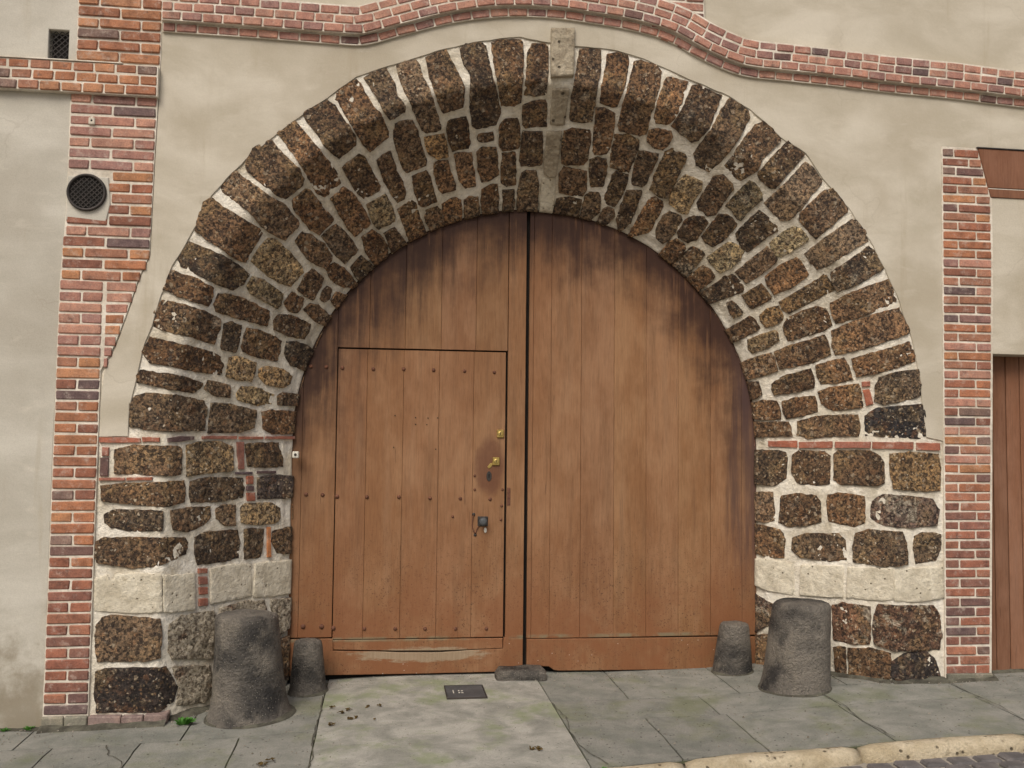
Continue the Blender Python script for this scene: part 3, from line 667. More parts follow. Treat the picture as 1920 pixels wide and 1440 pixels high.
    ("k", [(6.708, 0.041), (6.695, 0.168), (6.697, 0.305), (6.754, 0.316), (6.8, 0.281), (6.84, 0.164), (6.818, 0.066)]),
    ("k", [(6.708, 0.352), (6.69, 0.408), (6.694, 0.486), (6.821, 0.49), (6.816, 0.413), (6.772, 0.354)]),
    ("t", [(6.716, 0.526), (6.689, 0.565), (6.694, 0.77), (6.731, 0.829), (6.791, 0.836), (6.827, 0.795), (6.828, 0.67), (6.811, 0.539)]),
    ("k", [(6.715, 0.866), (6.7, 0.92), (6.813, 0.923), (6.81, 0.874)]),
    ("k", [(6.881, -0.364), (6.858, -0.317), (6.859, -0.06), (6.869, 0.138), (6.902, 0.162), (6.964, 0.155), (6.989, 0.09), (7.027, -0.04), (7.033, -0.165), (7.002, -0.356), (6.934, -0.369)]),
    ("k", [(6.874, 0.21), (6.848, 0.282), (6.847, 0.51), (6.913, 0.527), (7.02, 0.526), (7.036, 0.429), (7.037, 0.234), (6.969, 0.213)]),
    ("k", [(6.85, 0.565), (6.846, 0.63), (6.859, 0.702), (6.918, 0.704), (7.034, 0.687), (7.032, 0.566)]),
    ("o", [(6.844, 0.732), (6.846, 0.759), (7.041, 0.765), (7.038, 0.738)]),
    ("k", [(6.873, 0.786), (6.855, 0.908), (6.968, 0.917), (7.032, 0.908), (7.02, 0.822), (6.94, 0.772)]),
    ("p", [(7.092, -0.367), (7.074, -0.295), (7.101, -0.287), (7.101, -0.258), (7.067, -0.255), (7.069, -0.009), (7.088, -0.001), (7.286, 0.01), (7.289, -0.157), (7.273, -0.361)]),
    ("p", [(7.081, 0.008), (7.087, 0.217), (7.299, 0.225), (7.294, 0.066), (7.286, 0.019)]),
    ("b", [(7.061, 0.239), (7.065, 0.299), (7.094, 0.3), (7.088, 0.24)]),
    ("b", [(7.109, 0.241), (7.113, 0.3), (7.159, 0.304), (7.154, 0.245)]),
    ("b", [(7.172, 0.246), (7.176, 0.304), (7.219, 0.306), (7.214, 0.249)]),
    ("b", [(7.239, 0.248), (7.243, 0.309), (7.286, 0.311), (7.283, 0.251)]),
    ("p", [(7.074, 0.322), (7.056, 0.43), (7.069, 0.617), (7.269, 0.628), (7.276, 0.485), (7.277, 0.334)]),
    ("p", [(7.068, 0.647), (7.072, 0.92), (7.287, 0.927), (7.288, 0.788), (7.279, 0.644)]),
    ("k", [(7.363, -0.351), (7.311, -0.316), (7.298, -0.266), (7.323, -0.001), (7.385, 0.013), (7.543, 0.006), (7.559, -0.053), (7.558, -0.337), (7.475, -0.351)]),
    ("m", [(7.361, 0.059), (7.326, 0.137), (7.322, 0.345), (7.374, 0.374), (7.498, 0.35), (7.607, 0.345), (7.563, 0.084), (7.513, 0.056)]),
    ("m", [(7.313, 0.391), (7.295, 0.574), (7.305, 0.726), (7.365, 0.738), (7.417, 0.689), (7.378, 0.403)]),
    ("m", [(7.401, 0.394), (7.442, 0.689), (7.474, 0.794), (7.654, 0.82), (7.585, 0.4)]),
    ("m", [(7.312, 0.778), (7.316, 0.884), (7.497, 0.895), (7.549, 0.849), (7.44, 0.793)]),
    ("d", [(7.617, -0.342), (7.596, -0.292), (7.602, 0.042), (7.654, 0.078), (7.731, 0.124), (7.81, 0.101), (7.851, 0.009), (7.841, -0.327), (7.736, -0.345)]),
    ("m", [(7.609, 0.085), (7.645, 0.337), (7.815, 0.361), (7.858, 0.298), (7.836, 0.119), (7.732, 0.133)]),
    ("k", [(7.573, 0.839), (7.56, 0.924), (7.843, 0.93), (7.827, 0.847)]),
    ("k", [(7.609, 0.401), (7.676, 0.8), (7.861, 0.806), (7.825, 0.408)]),
    ("k", [(4.457, -0.225), (4.392, -0.221), (4.323, -0.213), (4.305, -0.166), (4.304, -0.109), (4.301, -0.04), (4.294, 0.071), (4.317, 0.115), (4.438, 0.131), (4.458, 0.064), (4.47, 0.003), (4.463, -0.101), (4.467, -0.174)]),
    ("k", [(4.62, -0.224), (4.564, -0.226), (4.511, -0.208), (4.508, -0.149), (4.504, -0.065), (4.502, 0.028), (4.492, 0.11), (4.487, 0.188), (4.502, 0.274), (4.631, 0.289), (4.661, 0.226), (4.65, 0.133), (4.636, 0.036), (4.628, -0.064), (4.623, -0.154)]),
    ("k", [(4.839, -0.208), (4.756, -0.243), (4.699, -0.238), (4.661, -0.208), (4.665, -0.132), (4.662, -0.043), (4.653, 0.019), (4.665, 0.096), (4.694, 0.124), (4.82, 0.113), (4.847, 0.015), (4.853, -0.086), (4.854, -0.169)]),
    ("k", [(4.995, -0.23), (4.928, -0.244), (4.888, -0.225), (4.888, -0.154), (4.879, -0.059), (4.872, 0.021), (4.844, 0.116), (4.85, 0.271), (4.87, 0.3), (4.994, 0.295), (5.013, 0.226), (5.024, 0.115), (5.006, -0.018), (5.011, -0.102), (5.009, -0.201)]),
    ("k", [(5.239, -0.196), (5.157, -0.23), (5.104, -0.248), (5.064, -0.228), (5.065, -0.131), (5.057, -0.013), (5.04, 0.107), (5.048, 0.15), (5.129, 0.156), (5.24, 0.169), (5.257, 0.106), (5.25, -0.006), (5.25, -0.113)]),
    ("k", [(4.8, 0.154), (4.694, 0.153), (4.671, 0.194), (4.678, 0.28), (4.676, 0.354), (4.666, 0.435), (4.689, 0.451), (4.814, 0.454), (4.835, 0.379), (4.827, 0.285), (4.825, 0.2)]),
    ("k", [(4.609, 0.32), (4.498, 0.311), (4.472, 0.375), (4.464, 0.472), (4.463, 0.565), (4.477, 0.637), (4.505, 0.653), (4.625, 0.645), (4.635, 0.574), (4.622, 0.438)]),
    ("t", [(4.432, 0.512), (4.283, 0.519), (4.276, 0.594), (4.287, 0.7), (4.31, 0.733), (4.447, 0.717), (4.461, 0.66)]),
    ("t", [(5.214, 0.199), (5.138, 0.187), (5.048, 0.199), (5.021, 0.258), (5.026, 0.365), (5.041, 0.508), (5.07, 0.546), (5.2, 0.536), (5.224, 0.445), (5.227, 0.34)]),
    ("k", [(4.949, 0.353), (4.878, 0.357), (4.846, 0.419), (4.829, 0.531), (4.845, 0.638), (4.869, 0.655), (4.945, 0.665), (4.979, 0.558), (4.976, 0.46)]),
    ("k", [(4.806, 0.475), (4.676, 0.481), (4.665, 0.548), (4.658, 0.655), (4.668, 0.737), (4.696, 0.753), (4.816, 0.744), (4.824, 0.66), (4.815, 0.56)]),
    ("k", [(4.586, 0.689), (4.493, 0.692), (4.459, 0.757), (4.452, 0.848), (4.498, 0.887), (4.633, 0.878), (4.631, 0.794)]),
    ("k", [(4.427, 0.767), (4.331, 0.773), (4.3, 0.856), (4.307, 0.893), (4.455, 0.884)]),
    ("k", [(4.805, 0.804), (4.672, 0.793), (4.642, 0.871), (4.697, 0.901), (4.824, 0.888)]),
    ("k", [(4.941, 0.662), (4.864, 0.688), (4.84, 0.77), (4.844, 0.876), (4.882, 0.897), (4.96, 0.854), (4.979, 0.754)]),
    ("k", [(5.401, -0.207), (5.299, -0.193), (5.292, -0.101), (5.278, 0.005), (5.272, 0.128), (5.281, 0.228), (5.341, 0.232), (5.413, 0.184), (5.427, 0.069), (5.428, -0.06), (5.426, -0.162)]),
    ("k", [(5.561, -0.2), (5.499, -0.204), (5.462, -0.2), (5.456, -0.128), (5.446, -0.05), (5.453, 0.065), (5.493, 0.084), (5.553, 0.083), (5.564, -0.023), (5.566, -0.112)]),
    ("t", [(5.351, 0.266), (5.286, 0.26), (5.263, 0.345), (5.268, 0.512), (5.331, 0.548), (5.375, 0.534), (5.377, 0.422), (5.38, 0.301)]),
    ("k", [(5.529, 0.114), (5.465, 0.113), (5.437, 0.188), (5.418, 0.336), (5.417, 0.479), (5.452, 0.51), (5.516, 0.522), (5.533, 0.4), (5.552, 0.273), (5.565, 0.148)]),
    ("k", [(5.678, -0.201), (5.61, -0.18), (5.597, -0.097), (5.585, 0.07), (5.589, 0.195), (5.647, 0.218), (5.743, 0.209), (5.741, 0.057), (5.751, -0.09), (5.746, -0.178)]),
    ("k", [(5.74, 0.262), (5.609, 0.231), (5.58, 0.267), (5.576, 0.347), (5.646, 0.374), (5.742, 0.377), (5.754, 0.272)]),
    ("k", [(5.316, 0.556), (5.224, 0.566), (5.216, 0.667), (5.259, 0.69), (5.33, 0.686), (5.349, 0.613)]),
    ("k", [(5.187, 0.589), (5.085, 0.572), (5.01, 0.586), (5.001, 0.696), (5.056, 0.722), (5.181, 0.738), (5.198, 0.66)]),
    ("k", [(5.103, 0.76), (5.034, 0.759), (5.029, 0.805), (5.096, 0.837), (5.147, 0.813), (5.142, 0.776)]),
    ("k", [(5.098, 0.852), (5.021, 0.847), (4.972, 0.895), (5.061, 0.923), (5.126, 0.894)]),
    ("k", [(5.281, 0.711), (5.209, 0.732), (5.19, 0.797), (5.207, 0.882), (5.295, 0.904), (5.312, 0.837)]),
    ("k", [(5.455, 0.546), (5.402, 0.562), (5.362, 0.668), (5.346, 0.819), (5.397, 0.835), (5.478, 0.827), (5.509, 0.7), (5.512, 0.576)]),
    ("k", [(5.699, 0.402), (5.578, 0.39), (5.558, 0.466), (5.55, 0.606), (5.565, 0.669), (5.65, 0.693), (5.714, 0.684), (5.731, 0.538), (5.728, 0.423)]),
    ("k", [(5.436, 0.874), (5.352, 0.873), (5.323, 0.901), (5.447, 0.923), (5.497, 0.897)]),
    ("k", [(5.876, -0.197), (5.796, -0.176), (5.793, -0.06), (5.789, 0.075), (5.783, 0.224), (5.803, 0.308), (5.858, 0.321), (5.905, 0.31), (5.916, 0.152), (5.918, -0.024), (5.92, -0.146)]),
    ("t", [(5.901, 0.353), (5.786, 0.342), (5.763, 0.395), (5.768, 0.541), (5.822, 0.548), (5.894, 0.537), (5.909, 0.439)]),
    ("k", [(5.639, 0.722), (5.554, 0.709), (5.515, 0.785), (5.512, 0.891), (5.596, 0.915), (5.708, 0.897), (5.706, 0.804)]),
    ("t", [(5.806, 0.574), (5.767, 0.626), (5.75, 0.751), (5.782, 0.84), (5.849, 0.836), (5.894, 0.781), (5.893, 0.651), (5.85, 0.587)]),
    ("k", [(5.819, 0.867), (5.722, 0.907), (5.835, 0.928), (5.881, 0.883)]),
    ("k", [(5.993, -0.197), (5.961, -0.182), (5.958, -0.076), (5.956, 0.089), (5.969, 0.198), (6.008, 0.193), (6.037, 0.144), (6.034, 0), (6.024, -0.19)]),
    ("k", [(6.004, 0.22), (5.947, 0.235), (5.952, 0.395), (6.027, 0.406), (6.032, 0.31)]),
    ("l", [(5.995, 0.449), (5.942, 0.477), (5.931, 0.608), (5.956, 0.73), (6.028, 0.722), (6.051, 0.621), (6.036, 0.466)]),
    ("k", [(5.96, 0.763), (5.927, 0.799), (5.908, 0.912), (6.005, 0.93), (6.03, 0.775)]),
]


# edge of the render along the heads of the arch stones (x, z)
PLASTER_EDGE = [(-2.458, 1.552), (-2.46, 1.741), (-2.453, 1.741), (-2.427, 1.865), (-2.396, 2.045), (-2.349, 2.194), (-2.302, 2.376), (-2.247, 2.551), (-2.154, 2.721), (-2.125, 2.777), (-2.031, 2.981), (-1.898, 3.148), (-1.693, 3.348), (-1.539, 3.479), (-1.376, 3.611), (-1.2, 3.75), (-1.02, 3.826), (-0.842, 3.889), (-0.655, 3.962), (-0.433, 4.025), (-0.19, 4.061), (-0.047, 4.042), (0.178, 4.029), (0.32, 4.03), (0.501, 4.002), (0.71, 3.934), (0.885, 3.864), (1.114, 3.785), (1.292, 3.692), (1.497, 3.52), (1.668, 3.419), (1.789, 3.255), (1.96, 3.07), (2.099, 2.866), (2.202, 2.686), (2.296, 2.472), (2.371, 2.265), (2.415, 2.084), (2.445, 1.86), (2.471, 1.602)]

# ------------------------------------------------------------------ ground, road, kerb, pavement
bm = bmesh.new()
vs = [bm.verts.new(v) for v in ((-120, -120, -.30), (120, -120, -.30), (120, 60, -.30), (-120, 60, -.30))]
bm.faces.new(vs)
tag(bm_obj('ground', bm, 'pale_ground'), kind='structure')

NX = 60
vs, fs = [], []
for i in range(NX + 1):
    x = -14 + 28 * i / NX
    for y in (kerb_y(x) - .1, -3.0, -5.5, -9.0):
        vs.append((x, y, gz(x, kerb_y(x)) - .055 - .012 * (kerb_y(x) - y) * (1 if y > -5.6 else .4)))
for i in range(NX):
    for k in range(3):
        a = i * 4 + k
        fs.append((a, a + 4, a + 5, a + 1))
road = tag(mesh_obj('road', vs, fs, 'asphalt', centre=False), kind='structure')
# setts of the gutter beside the kerb
sett_meshes = []
for k in range(4):
    b2 = box(-.065, .065, -.05, .05, -.05, .012, .012)
    for v in b2.verts:
        v.co += Vector(noise.noise_vector(v.co * 14 + Vector((k * 5, 0, 0)))) * .008
    me = bpy.data.meshes.new('sett')
    b2.to_mesh(me)
    b2.free()
    me.materials.append(MAT['road_stone'])
    sett_meshes.append(me)
for row in range(3):
    x = .2 + (row % 2) * .07
    while x < 4.4:
        o = bpy.data.objects.new('sett', random.choice(sett_meshes))
        COL.objects.link(o)
        y = kerb_y(x) - .195 - row * .112
        o.location = (x, y, gz(x, kerb_y(x)) - .055 + random.uniform(-.004, .004))
        o.rotation_euler = (0, 0, random.uniform(-.04, .04))
        put(o, road)
        x += .142

kerb = tag(empty('kerb', (0, kerb_y(0), gz(0, -1.2) - .06)), kind='structure')
cuts = [-9.0, -8.0, -7.0, -6.0, -5.0, -4.0, -3.05, -2.1, -1.2, -.35, .5, 1.43, 2.38, 3.3, 4.25, 5.2, 6.1, 7.0, 8.0, 9.0]
for a, b3 in zip(cuts[:-1], cuts[1:]):
    vs, fs = [], []
    n = 14
    sec = [(.0, -.16), (.0, -.012), (-.02, .003), (-.06, .008), (-.095, .0), (-.118, -.02), (-.126, -.045), (-.126, -.16)]
    for i in range(n + 1):
        t = i / n
        x = a + .012 + (b3 - a - .024) * t
        e = min(t, 1 - t) * (b3 - a)
        dip = -.012 * (1 - sst(0, .03, e))
        for (dy, dz) in sec:
            q = Vector((x * 4, dy * 14, dz * 14))
            yy = kerb_y(x) + dy + .006 * noise.noise(q) + (.010 * (1 - sst(0, .04, e)) if dy < -.08 else 0)
            vs.append((x, yy, gz(x, kerb_y(x)) + dz + .004 + .005 * noise.noise(q + Vector((7, 3, 1))) + (dip if dz > -.05 else 0)))
    m = len(sec)
    for i in range(n):
        for k in range(m - 1):
            q = i * m + k
            fs.append((q, q + 1, q + 1 + m, q + m))
    fs.append(list(range(m)))
    fs.append([n * m + k for k in range(m)][::-1])
    mesh_obj('kerbstone', vs, fs, 'kerb_limestone', kerb, True)

vs, fs = [], []
for i in range(NX + 1):
    x = -14 + 28 * i / NX
    for y in (1.2, .3, -.3, -.8, kerb_y(x) - .02):
        vs.append((x, y, gz(x, y) - .011))
for i in range(NX):
    for k in range(4):
        a = i * 5 + k
        fs.append((a, a + 5, a + 6, a + 1))
pavement = tag(mesh_obj('pavement', vs, fs, 'earth', centre=False), kind='structure')

def slab(x0, x1, y0, y1, mat='concrete', tone=1.0, name='paving_slab', top=0.0):
    """one cast slab; y0 may be None for 'up to the kerb'"""
    bm = bmesh.new()
    nx, ny = max(2, int((x1 - x0) / .16)), 6
    g = .0045
    rows = []
    for i in range(nx + 1):
        x = x0 + g + (x1 - x0 - 2 * g) * i / nx
        ya = (kerb_y(x) + .012) if y0 is None else y0 + g
        yb = y1 - g
        rr = []
        for k in range(ny + 1):
            y = ya + (yb - ya) * k / ny
            ed = (i in (0, nx)) or (k in (0, ny))
            jx = .007 * noise.noise(Vector((x * 7, y * 7, 1))) if ed else 0
            jy = .007 * noise.noise(Vector((x * 7, y * 7, 5))) if ed else 0
            rr.append(bm.verts.new((x + jx, y + jy, gz(x, y) + top + .003 * noise.noise(Vector((x * 1.7, y * 1.7, 3))) - (.003 if ed else 0))))
        rows.append(rr)
    for i in range(nx):
        for k in range(ny):
            bm.faces.new((rows[i][k], rows[i + 1][k], rows[i + 1][k + 1], rows[i][k + 1]))
    be = [e for e in bm.edges if e.is_boundary]
    ex = bmesh.ops.extrude_edge_only(bm, edges=be)
    for v in ex['geom']:
        if isinstance(v, bmesh.types.BMVert):
            v.co.z -= .05
    return bm_obj(name, bm, mat, pavement, False, (tone, tone, tone * .99))

def lay(xs, y0, y1):
    for a, b3 in zip(xs[:-1], xs[1:]):
        slab(a, b3, y0, y1, tone=random.uniform(.88, 1.08))
lay([-6.6, -6.1, -5.6, -5.15, -4.65, -4.15, -3.68, -3.2, -2.7, -2.25, -1.74, -1.33], None, -.36)
lay([-6.6, -5.7, -4.7, -3.75, -2.9, -2.05, -1.33], -.36, .8)
lay([.03, .515, 1.22, 1.93, 2.59, 3.3, 4.0, 4.7, 5.4, 6.1], .02, .8)
lay([.03, .955, 1.69, 2.57, 3.2, 3.9, 4.6, 5.3, 6.1], -.365, .02)
lay([.03, .515, .99, 1.67, 2.54, 3.1, 3.6, 4.2, 4.8, 5.4, 6.1], None, -.365)
slab(-1.33, .03, None, .8, 'concrete_apron', 1.0, 'concrete_apron', .004)

# soil and moss caught where walls and guard stones meet the paving
def soil(line, width, name='soil_strip'):
    vs, fs = [], []
    d = 0
    for i, (x, y) in enumerate(line):
        a, b17 = line[max(0, i - 1)], line[min(len(line) - 1, i + 1)]
        t = Vector((b17[0] - a[0], b17[1] - a[1])).normalized()
        n2 = Vector((t.y, -t.x))
        w = width * (.55 + .9 * abs(noise.noise(Vector((x * 6, y * 6, 2)))))
        hh = .010 + .016 * abs(noise.noise(Vector((x * 5, y * 5, 8))))
        z = gz(x, y)
        vs += [(x - n2.x * .03, y - n2.y * .03, z + hh * 1.6), (x + n2.x * w * .45, y + n2.y * w * .45, z + hh * .6), (x + n2.x * w, y + n2.y * w, z - .004)]
    for i in range(len(line) - 1):
        for k in range(2):
            q = i * 3 + k
            fs.append((q, q + 1, q + 4, q + 3))
    return mesh_obj(name, vs, fs, 'damp_soil', pavement, True)
def seg(a, b18, n):
    return [(a[0] + (b18[0] - a[0]) * i / n, a[1] + (b18[1] - a[1]) * i / n) for i in range(n + 1)]
soil(seg((-6.5, -.012), (-2.88, -.012), 90), .035)
soil(seg((-2.87, -.07), (-2.19, -.075), 24), .03)
soil(seg((-2.19, .02), (-1.62, .60), 30), .05)
soil(seg((1.62, .60), (2.22, .01), 30), .05)
soil(seg((2.22, -.012), (2.90, -.045), 30), .045)
soil(seg((2.92, .11), (5.3, .11), 50), .03)
for cx, cy, rr_ in ((-1.735, .035, .25), (-1.44, .455, .118), (1.59, .045, .215), (1.362, .52, .130)):
    soil([(cx + rr_ * math.cos(2 * math.pi * k / 40), cy + rr_ * math.sin(2 * math.pi * k / 40)) for k in range(41)], .016)
# hairline cracks across the slabs
def crack(line, wdt=.004):
    vs, fs = [], []
    pts = []
    for a, b19 in zip(line[:-1], line[1:]):
        pts += seg(a, b19, 8)[:-1]
    pts.append(line[-1])
    for i, (x, y) in enumerate(pts):
        x += .012 * noise.noise(Vector((x * 14, y * 14, 0)))
        y += .012 * noise.noise(Vector((x * 14, y * 14, 5)))
        a, b19 = pts[max(0, i - 1)], pts[min(len(pts) - 1, i + 1)]
        t = Vector((b19[0] - a[0], b19[1] - a[1])).normalized()
        w = wdt * (.4 + 1.2 * abs(noise.noise(Vector((x * 20, y * 20, 3)))))
        for sg in (-1, 1):
            px, py = x - t.y * w * sg, y + t.x * w * sg
            vs.append((px, py, gz(px, py) + .0048))
    for i in range(len(pts) - 1):
        fs.append((i * 2, i * 2 + 1, i * 2 + 3, i * 2 + 2))
    mesh_obj('moss_line', vs, fs, 'damp_soil', pavement)
crack([(-2.42, -.38), (-2.36, -.55), (-2.27, -.66), (-2.25, -.80), (-2.18, -1.0)])
crack([(.03, -.05), (.06, -.35), (.03, -.6), (.05, -.9), (.12, -1.1)])
crack([(-1.34, .3), (-1.33, -.1), (-1.345, -.5), (-1.32, -.8), (-1.33, -1.1)], .005)
crack([(1.68, -.14), (1.70, -.4), (1.66, -.7), (1.69, -.98)])
crack([(2.57, .0), (2.55, -.35), (2.56, -.6), (2.50, -.98)])

# ------------------------------------------------------------------ stone archway
arch = empty('stone_archway', (0, 0, 0), 'splayed round arch of dark conglomerate blocks in pale mortar framing the brown gate', 'archway')

W0, W1 = -1.72, math.pi * RM + 1.72
nw, S0 = 470, -.42
svals = [S0 + .02 * i for i in range(int((SL - S0) / .02) + 1)] + [SL, SL + .025, SL + .06]
vs, fs = [], []
for i in range(nw + 1):
    w = W0 + (W1 - W0) * i / nw
    for s in svals:
        p = sp(w, s)
        h = -.0015 + .0045 * noise.noise(p * 9) + .004 * noise.noise(p * 27)
        if s > SL - .05:
            h -= .011
        vs.append(tuple(sp(w, s, h)))
m = len(svals)
for i in range(nw):
    for k in range(m - 1):
        a = i * m + k
        fs.append((a, a + m, a + m + 1, a + 1))
mesh_obj('mortar_bed', vs, fs, 'lime_mortar', arch, True, False)

def chaikin(p):
    out = []
    n = len(p)
    for i in range(n):
        a, b4 = p[i], p[(i + 1) % n]
        out.append((a[0] * .86 + b4[0] * .14, a[1] * .86 + b4[1] * .14))
        out.append((a[0] * .14 + b4[0] * .86, a[1] * .14 + b4[1] * .86))
    return out

def resample(p, step):
    out = []
    n = len(p)
    for i in range(n):
        a, b4 = p[i], p[(i + 1) % n]
        l = math.hypot(b4[0] - a[0], b4[1] - a[1])
        k = max(1, int(round(l / step)))
        for j in range(k):
            out.append((a[0] + (b4[0] - a[0]) * j / k, a[1] + (b4[1] - a[1]) * j / k))
    return out

KIND = {  # name, material, colour, height above the mortar, surface relief, edge wobble
    'k': ('stone', 'conglomerate', (.118, .078, .047), .0062, .014, .0055),
    't': ('stone', 'conglomerate', (.205, .155, .090), .0062, .013, .0050),
    'l': ('stone', 'conglomerate', (.34, .275, .165), .0062, .013, .0050),
    'd': ('stone', 'conglomerate', (.042, .036, .035), .0062, .014, .0055),
    'm': ('stone', 'conglomerate_limewashed', (.10, .064, .047), .011, .016, .0080),
    'n': ('stone', 'conglomerate_patchy', (.10, .064, .047), .0062, .014, .0055),
    'p': ('stone', 'limestone', (1, 1, 1), .007, .004, .0040),
    'g': ('stone', 'grey_limestone', (1, 1, 1), .012, .006, .0035),
    'G': ('keystone', 'grey_limestone', (1, 1, 1), .032, .006, .0025),
    'b': ('brick', 'fired_brick', (.31, .125, .085), .012, .003, .0020),
    'c': ('brick', 'fired_brick', (.115, .075, .075), .012, .003, .0020),
    'o': ('brick', 'fired_brick', (.52, .21, .085), .012, .002, .0010),
}

def inside_poly(x, y, P):
    c = False
    for (ax, ay), (bx, by) in zip(P, P[1:] + P[:1]):
        if (ay > y) != (by > y) and x < (bx - ax) * (y - ay) / (by - ay) + ax:
            c = not c
    return c

def stone(kind, pts, idx):
    name, mat, colr, hh, rel, wobb = KIND[kind]
    pts = [(w, SL + .022 if s > SL - .075 else s) for w, s in pts]      # inner blocks turn the edge towards the gate
    cw = sum(p[0] for p in pts) / len(pts)
    cs = sum(p[1] for p in pts) / len(pts)
    rad = prof(cs)[0]
    kx = rad / RM if 0 < cw < math.pi * RM else 1.0
    q = [((w - cw) * kx, s - cs) for w, s in pts]
    if kind in 'bcopgG':
        q = resample(q, .02)
    else:
        q = resample(q, .017)
    grow = {'p': .004, 'g': .004, 'G': 0.0, 'b': .002, 'c': .002, 'o': .001}.get(kind, .0045)
    q = [(x * (1 + grow / (math.hypot(x, y) + 1e-6)), y * (1 + grow / (math.hypot(x, y) + 1e-6))) for x, y in q]
    n = len(q)
    rough = random.uniform(.8, 1.35)
    seed = Vector((idx * 1.7, idx * .9, 0))
    b5 = []
    for x, y in q:
        v = Vector((x * 28, y * 28, 0)) + seed
        v2 = Vector((x * 75, y * 75, 4)) + seed
        b5.append((x + wobb * noise.noise(v) + wobb * .6 * noise.noise(v2), y + wobb * noise.noise(v + Vector((0, 0, 9))) + wobb * .6 * noise.noise(v2 + Vector((0, 0, 9)))))
    small = kind in 'bco'
    rings = [(0.0, -.03), (.0015, hh * .75), (.005, hh)] if not small else [(0.0, -.03), (.002, hh * .8), (.005, hh)]
    tilt = (random.uniform(-.03, .03), random.uniform(-.03, .03))
    extra = random.uniform(-.001, .004) if not small else 0
    def vert(x, y, h, deep):
        if not deep:
            u = Vector((x * 16, y * 16, 2)) + seed
            h = h + extra + rel * rough * (noise.noise(u) * .45 + noise.noise(u * 2.6) * .5 + noise.noise(u * 5.5) * .4) + tilt[0] * x + tilt[1] * y
        return tuple(sp(cw + x / kx, min(cs + y, SL + .03), h))
    vs, fs, last = [], [], []
    for ri, (f, h) in enumerate(rings):
        last = []
        for x, y in b5:
            k = max(.1, 1 - f / (math.hypot(x, y) + 1e-6))
            last.append((x * k, y * k))
            vs.append(vert(x * k, y * k, h, ri == 0))
    for r in range(len(rings) - 1):
        for i in range(n):
            a, b6 = r * n + i, r * n + (i + 1) % n
            fs.append((a, b6, b6 + n, a + n))
    st = .016 if not small else .05
    pts2 = [Vector(p) for p in last]
    xs_, ys_ = [p[0] for p in last], [p[1] for p in last]
    gx = min(xs_)
    while gx < max(xs_):
        gy = min(ys_)
        while gy < max(ys_):
            px, py = gx + random.uniform(-.004, .004), gy + random.uniform(-.004, .004)
            if inside_poly(px, py, last) and min((px - q0[0]) ** 2 + (py - q0[1]) ** 2 for q0 in last) > .00008:
                pts2.append(Vector((px, py)))
            gy += st
        gx += st
    res = delaunay_2d_cdt(pts2, [], [list(range(n))], 1, 1e-6)
    o = (len(rings) - 1) * n
    idm = {}
    for vi, (co, orig) in enumerate(zip(res[0], res[3])):
        if orig and orig[0] < n:
            idm[vi] = o + orig[0]
        else:
            idm[vi] = len(vs)
            vs.append(vert(co.x, co.y, hh, False))
    for tri in res[2]:
        fs.append([idm[v] for v in tri])
    t = random.choice((.62, .8, .95, 1.1, 1.35, 1.6)) * random.uniform(.92, 1.08) if kind in 'ktdmn' else random.uniform(.85, 1.12)
    warm = random.uniform(-.12, .14)
    col = (colr[0] * t * (1 + warm), colr[1] * t, colr[2] * t * (1 - warm))
    ob = mesh_obj(name, vs, fs, mat, arch, not small, True, col)
    return ob

for idx, (kind, pts) in enumerate(STONES):
    o = stone(kind, pts, idx)
    if kind == 'G':
        o['label'] = 'projecting pale grey limestone keystone block'

# ------------------------------------------------------------------ rendered wall
wall = empty('rendered_wall', (-2.5, 0, 0), 'beige and grey rendered house wall around the arch and brick piers', 'wall')

def rough_edge(line, step=.05, amp=.006, seed=0):
    out = []
    for a, b7 in zip(line[:-1], line[1:]):
        l = math.hypot(b7[0] - a[0], b7[1] - a[1])
        k = max(1, int(l / step))
        for j in range(k):
            x, z = a[0] + (b7[0] - a[0]) * j / k, a[1] + (b7[1] - a[1]) * j / k
            v = Vector((x * 9, z * 9, seed))
            out.append((x + amp * noise.noise(v), z + amp * noise.noise(v + Vector((4, 4, 4)))))
    out.append(line[-1])
    return out

edge = rough_edge([(-2.62, 1.548)] + PLASTER_EDGE + [(2.59, 1.575)], .04, .008)
left = [(-2.62, 1.73), (-2.606, 1.916), (-2.544, 2.072), (-2.485, 2.26), (-2.426, 2.466), (-2.37, 2.61), (-2.36, 3.18), (-2.35, 3.55), (-2.345, 4.0), (-2.345, 5.6)]
right = [(2.59, 1.9), (2.60, 2.9), (2.606, 3.515), (7.5, 3.50), (7.5, 5.6)]
poly = left + list(reversed(right)) + list(reversed(edge))
bm_obj('render_panel', prism(poly, -.008, .03, .003), 'beige_render', wall)
bm_obj('render_panel', prism([(-7.5, -.3), (-2.865, -.3), (-2.868, 1.5), (-2.862, 2.44), (-2.843, 2.85), (-2.843, 3.57), (-7.5, 3.57)], -.010, .03, .003), 'grey_render', wall)
vx0, vx1, vz0, vz1 = -2.980, -2.866, 3.752, 3.926
bm_obj('render_panel', prism([(-7.5, 3.70), (vx0, 3.70), (vx0, vz1), (vx1, vz1), (vx1, 3.70), (-2.82, 3.70), (-2.82, 5.6), (-7.5, 5.6)], -.0105, .09, .003), 'grey_render', wall)
bm_obj('render_panel', prism([(2.935, 2.15), (7.5, 2.13), (7.5, 3.19), (2.94, 3.19)], -.011, .16, .004), 'beige_render', wall)
bm_obj('render_panel', prism([(5.35, -.3), (7.5, -.3), (7.5, 2.14), (5.35, 2.14)], -.011, .16, .004), 'beige_render', wall)

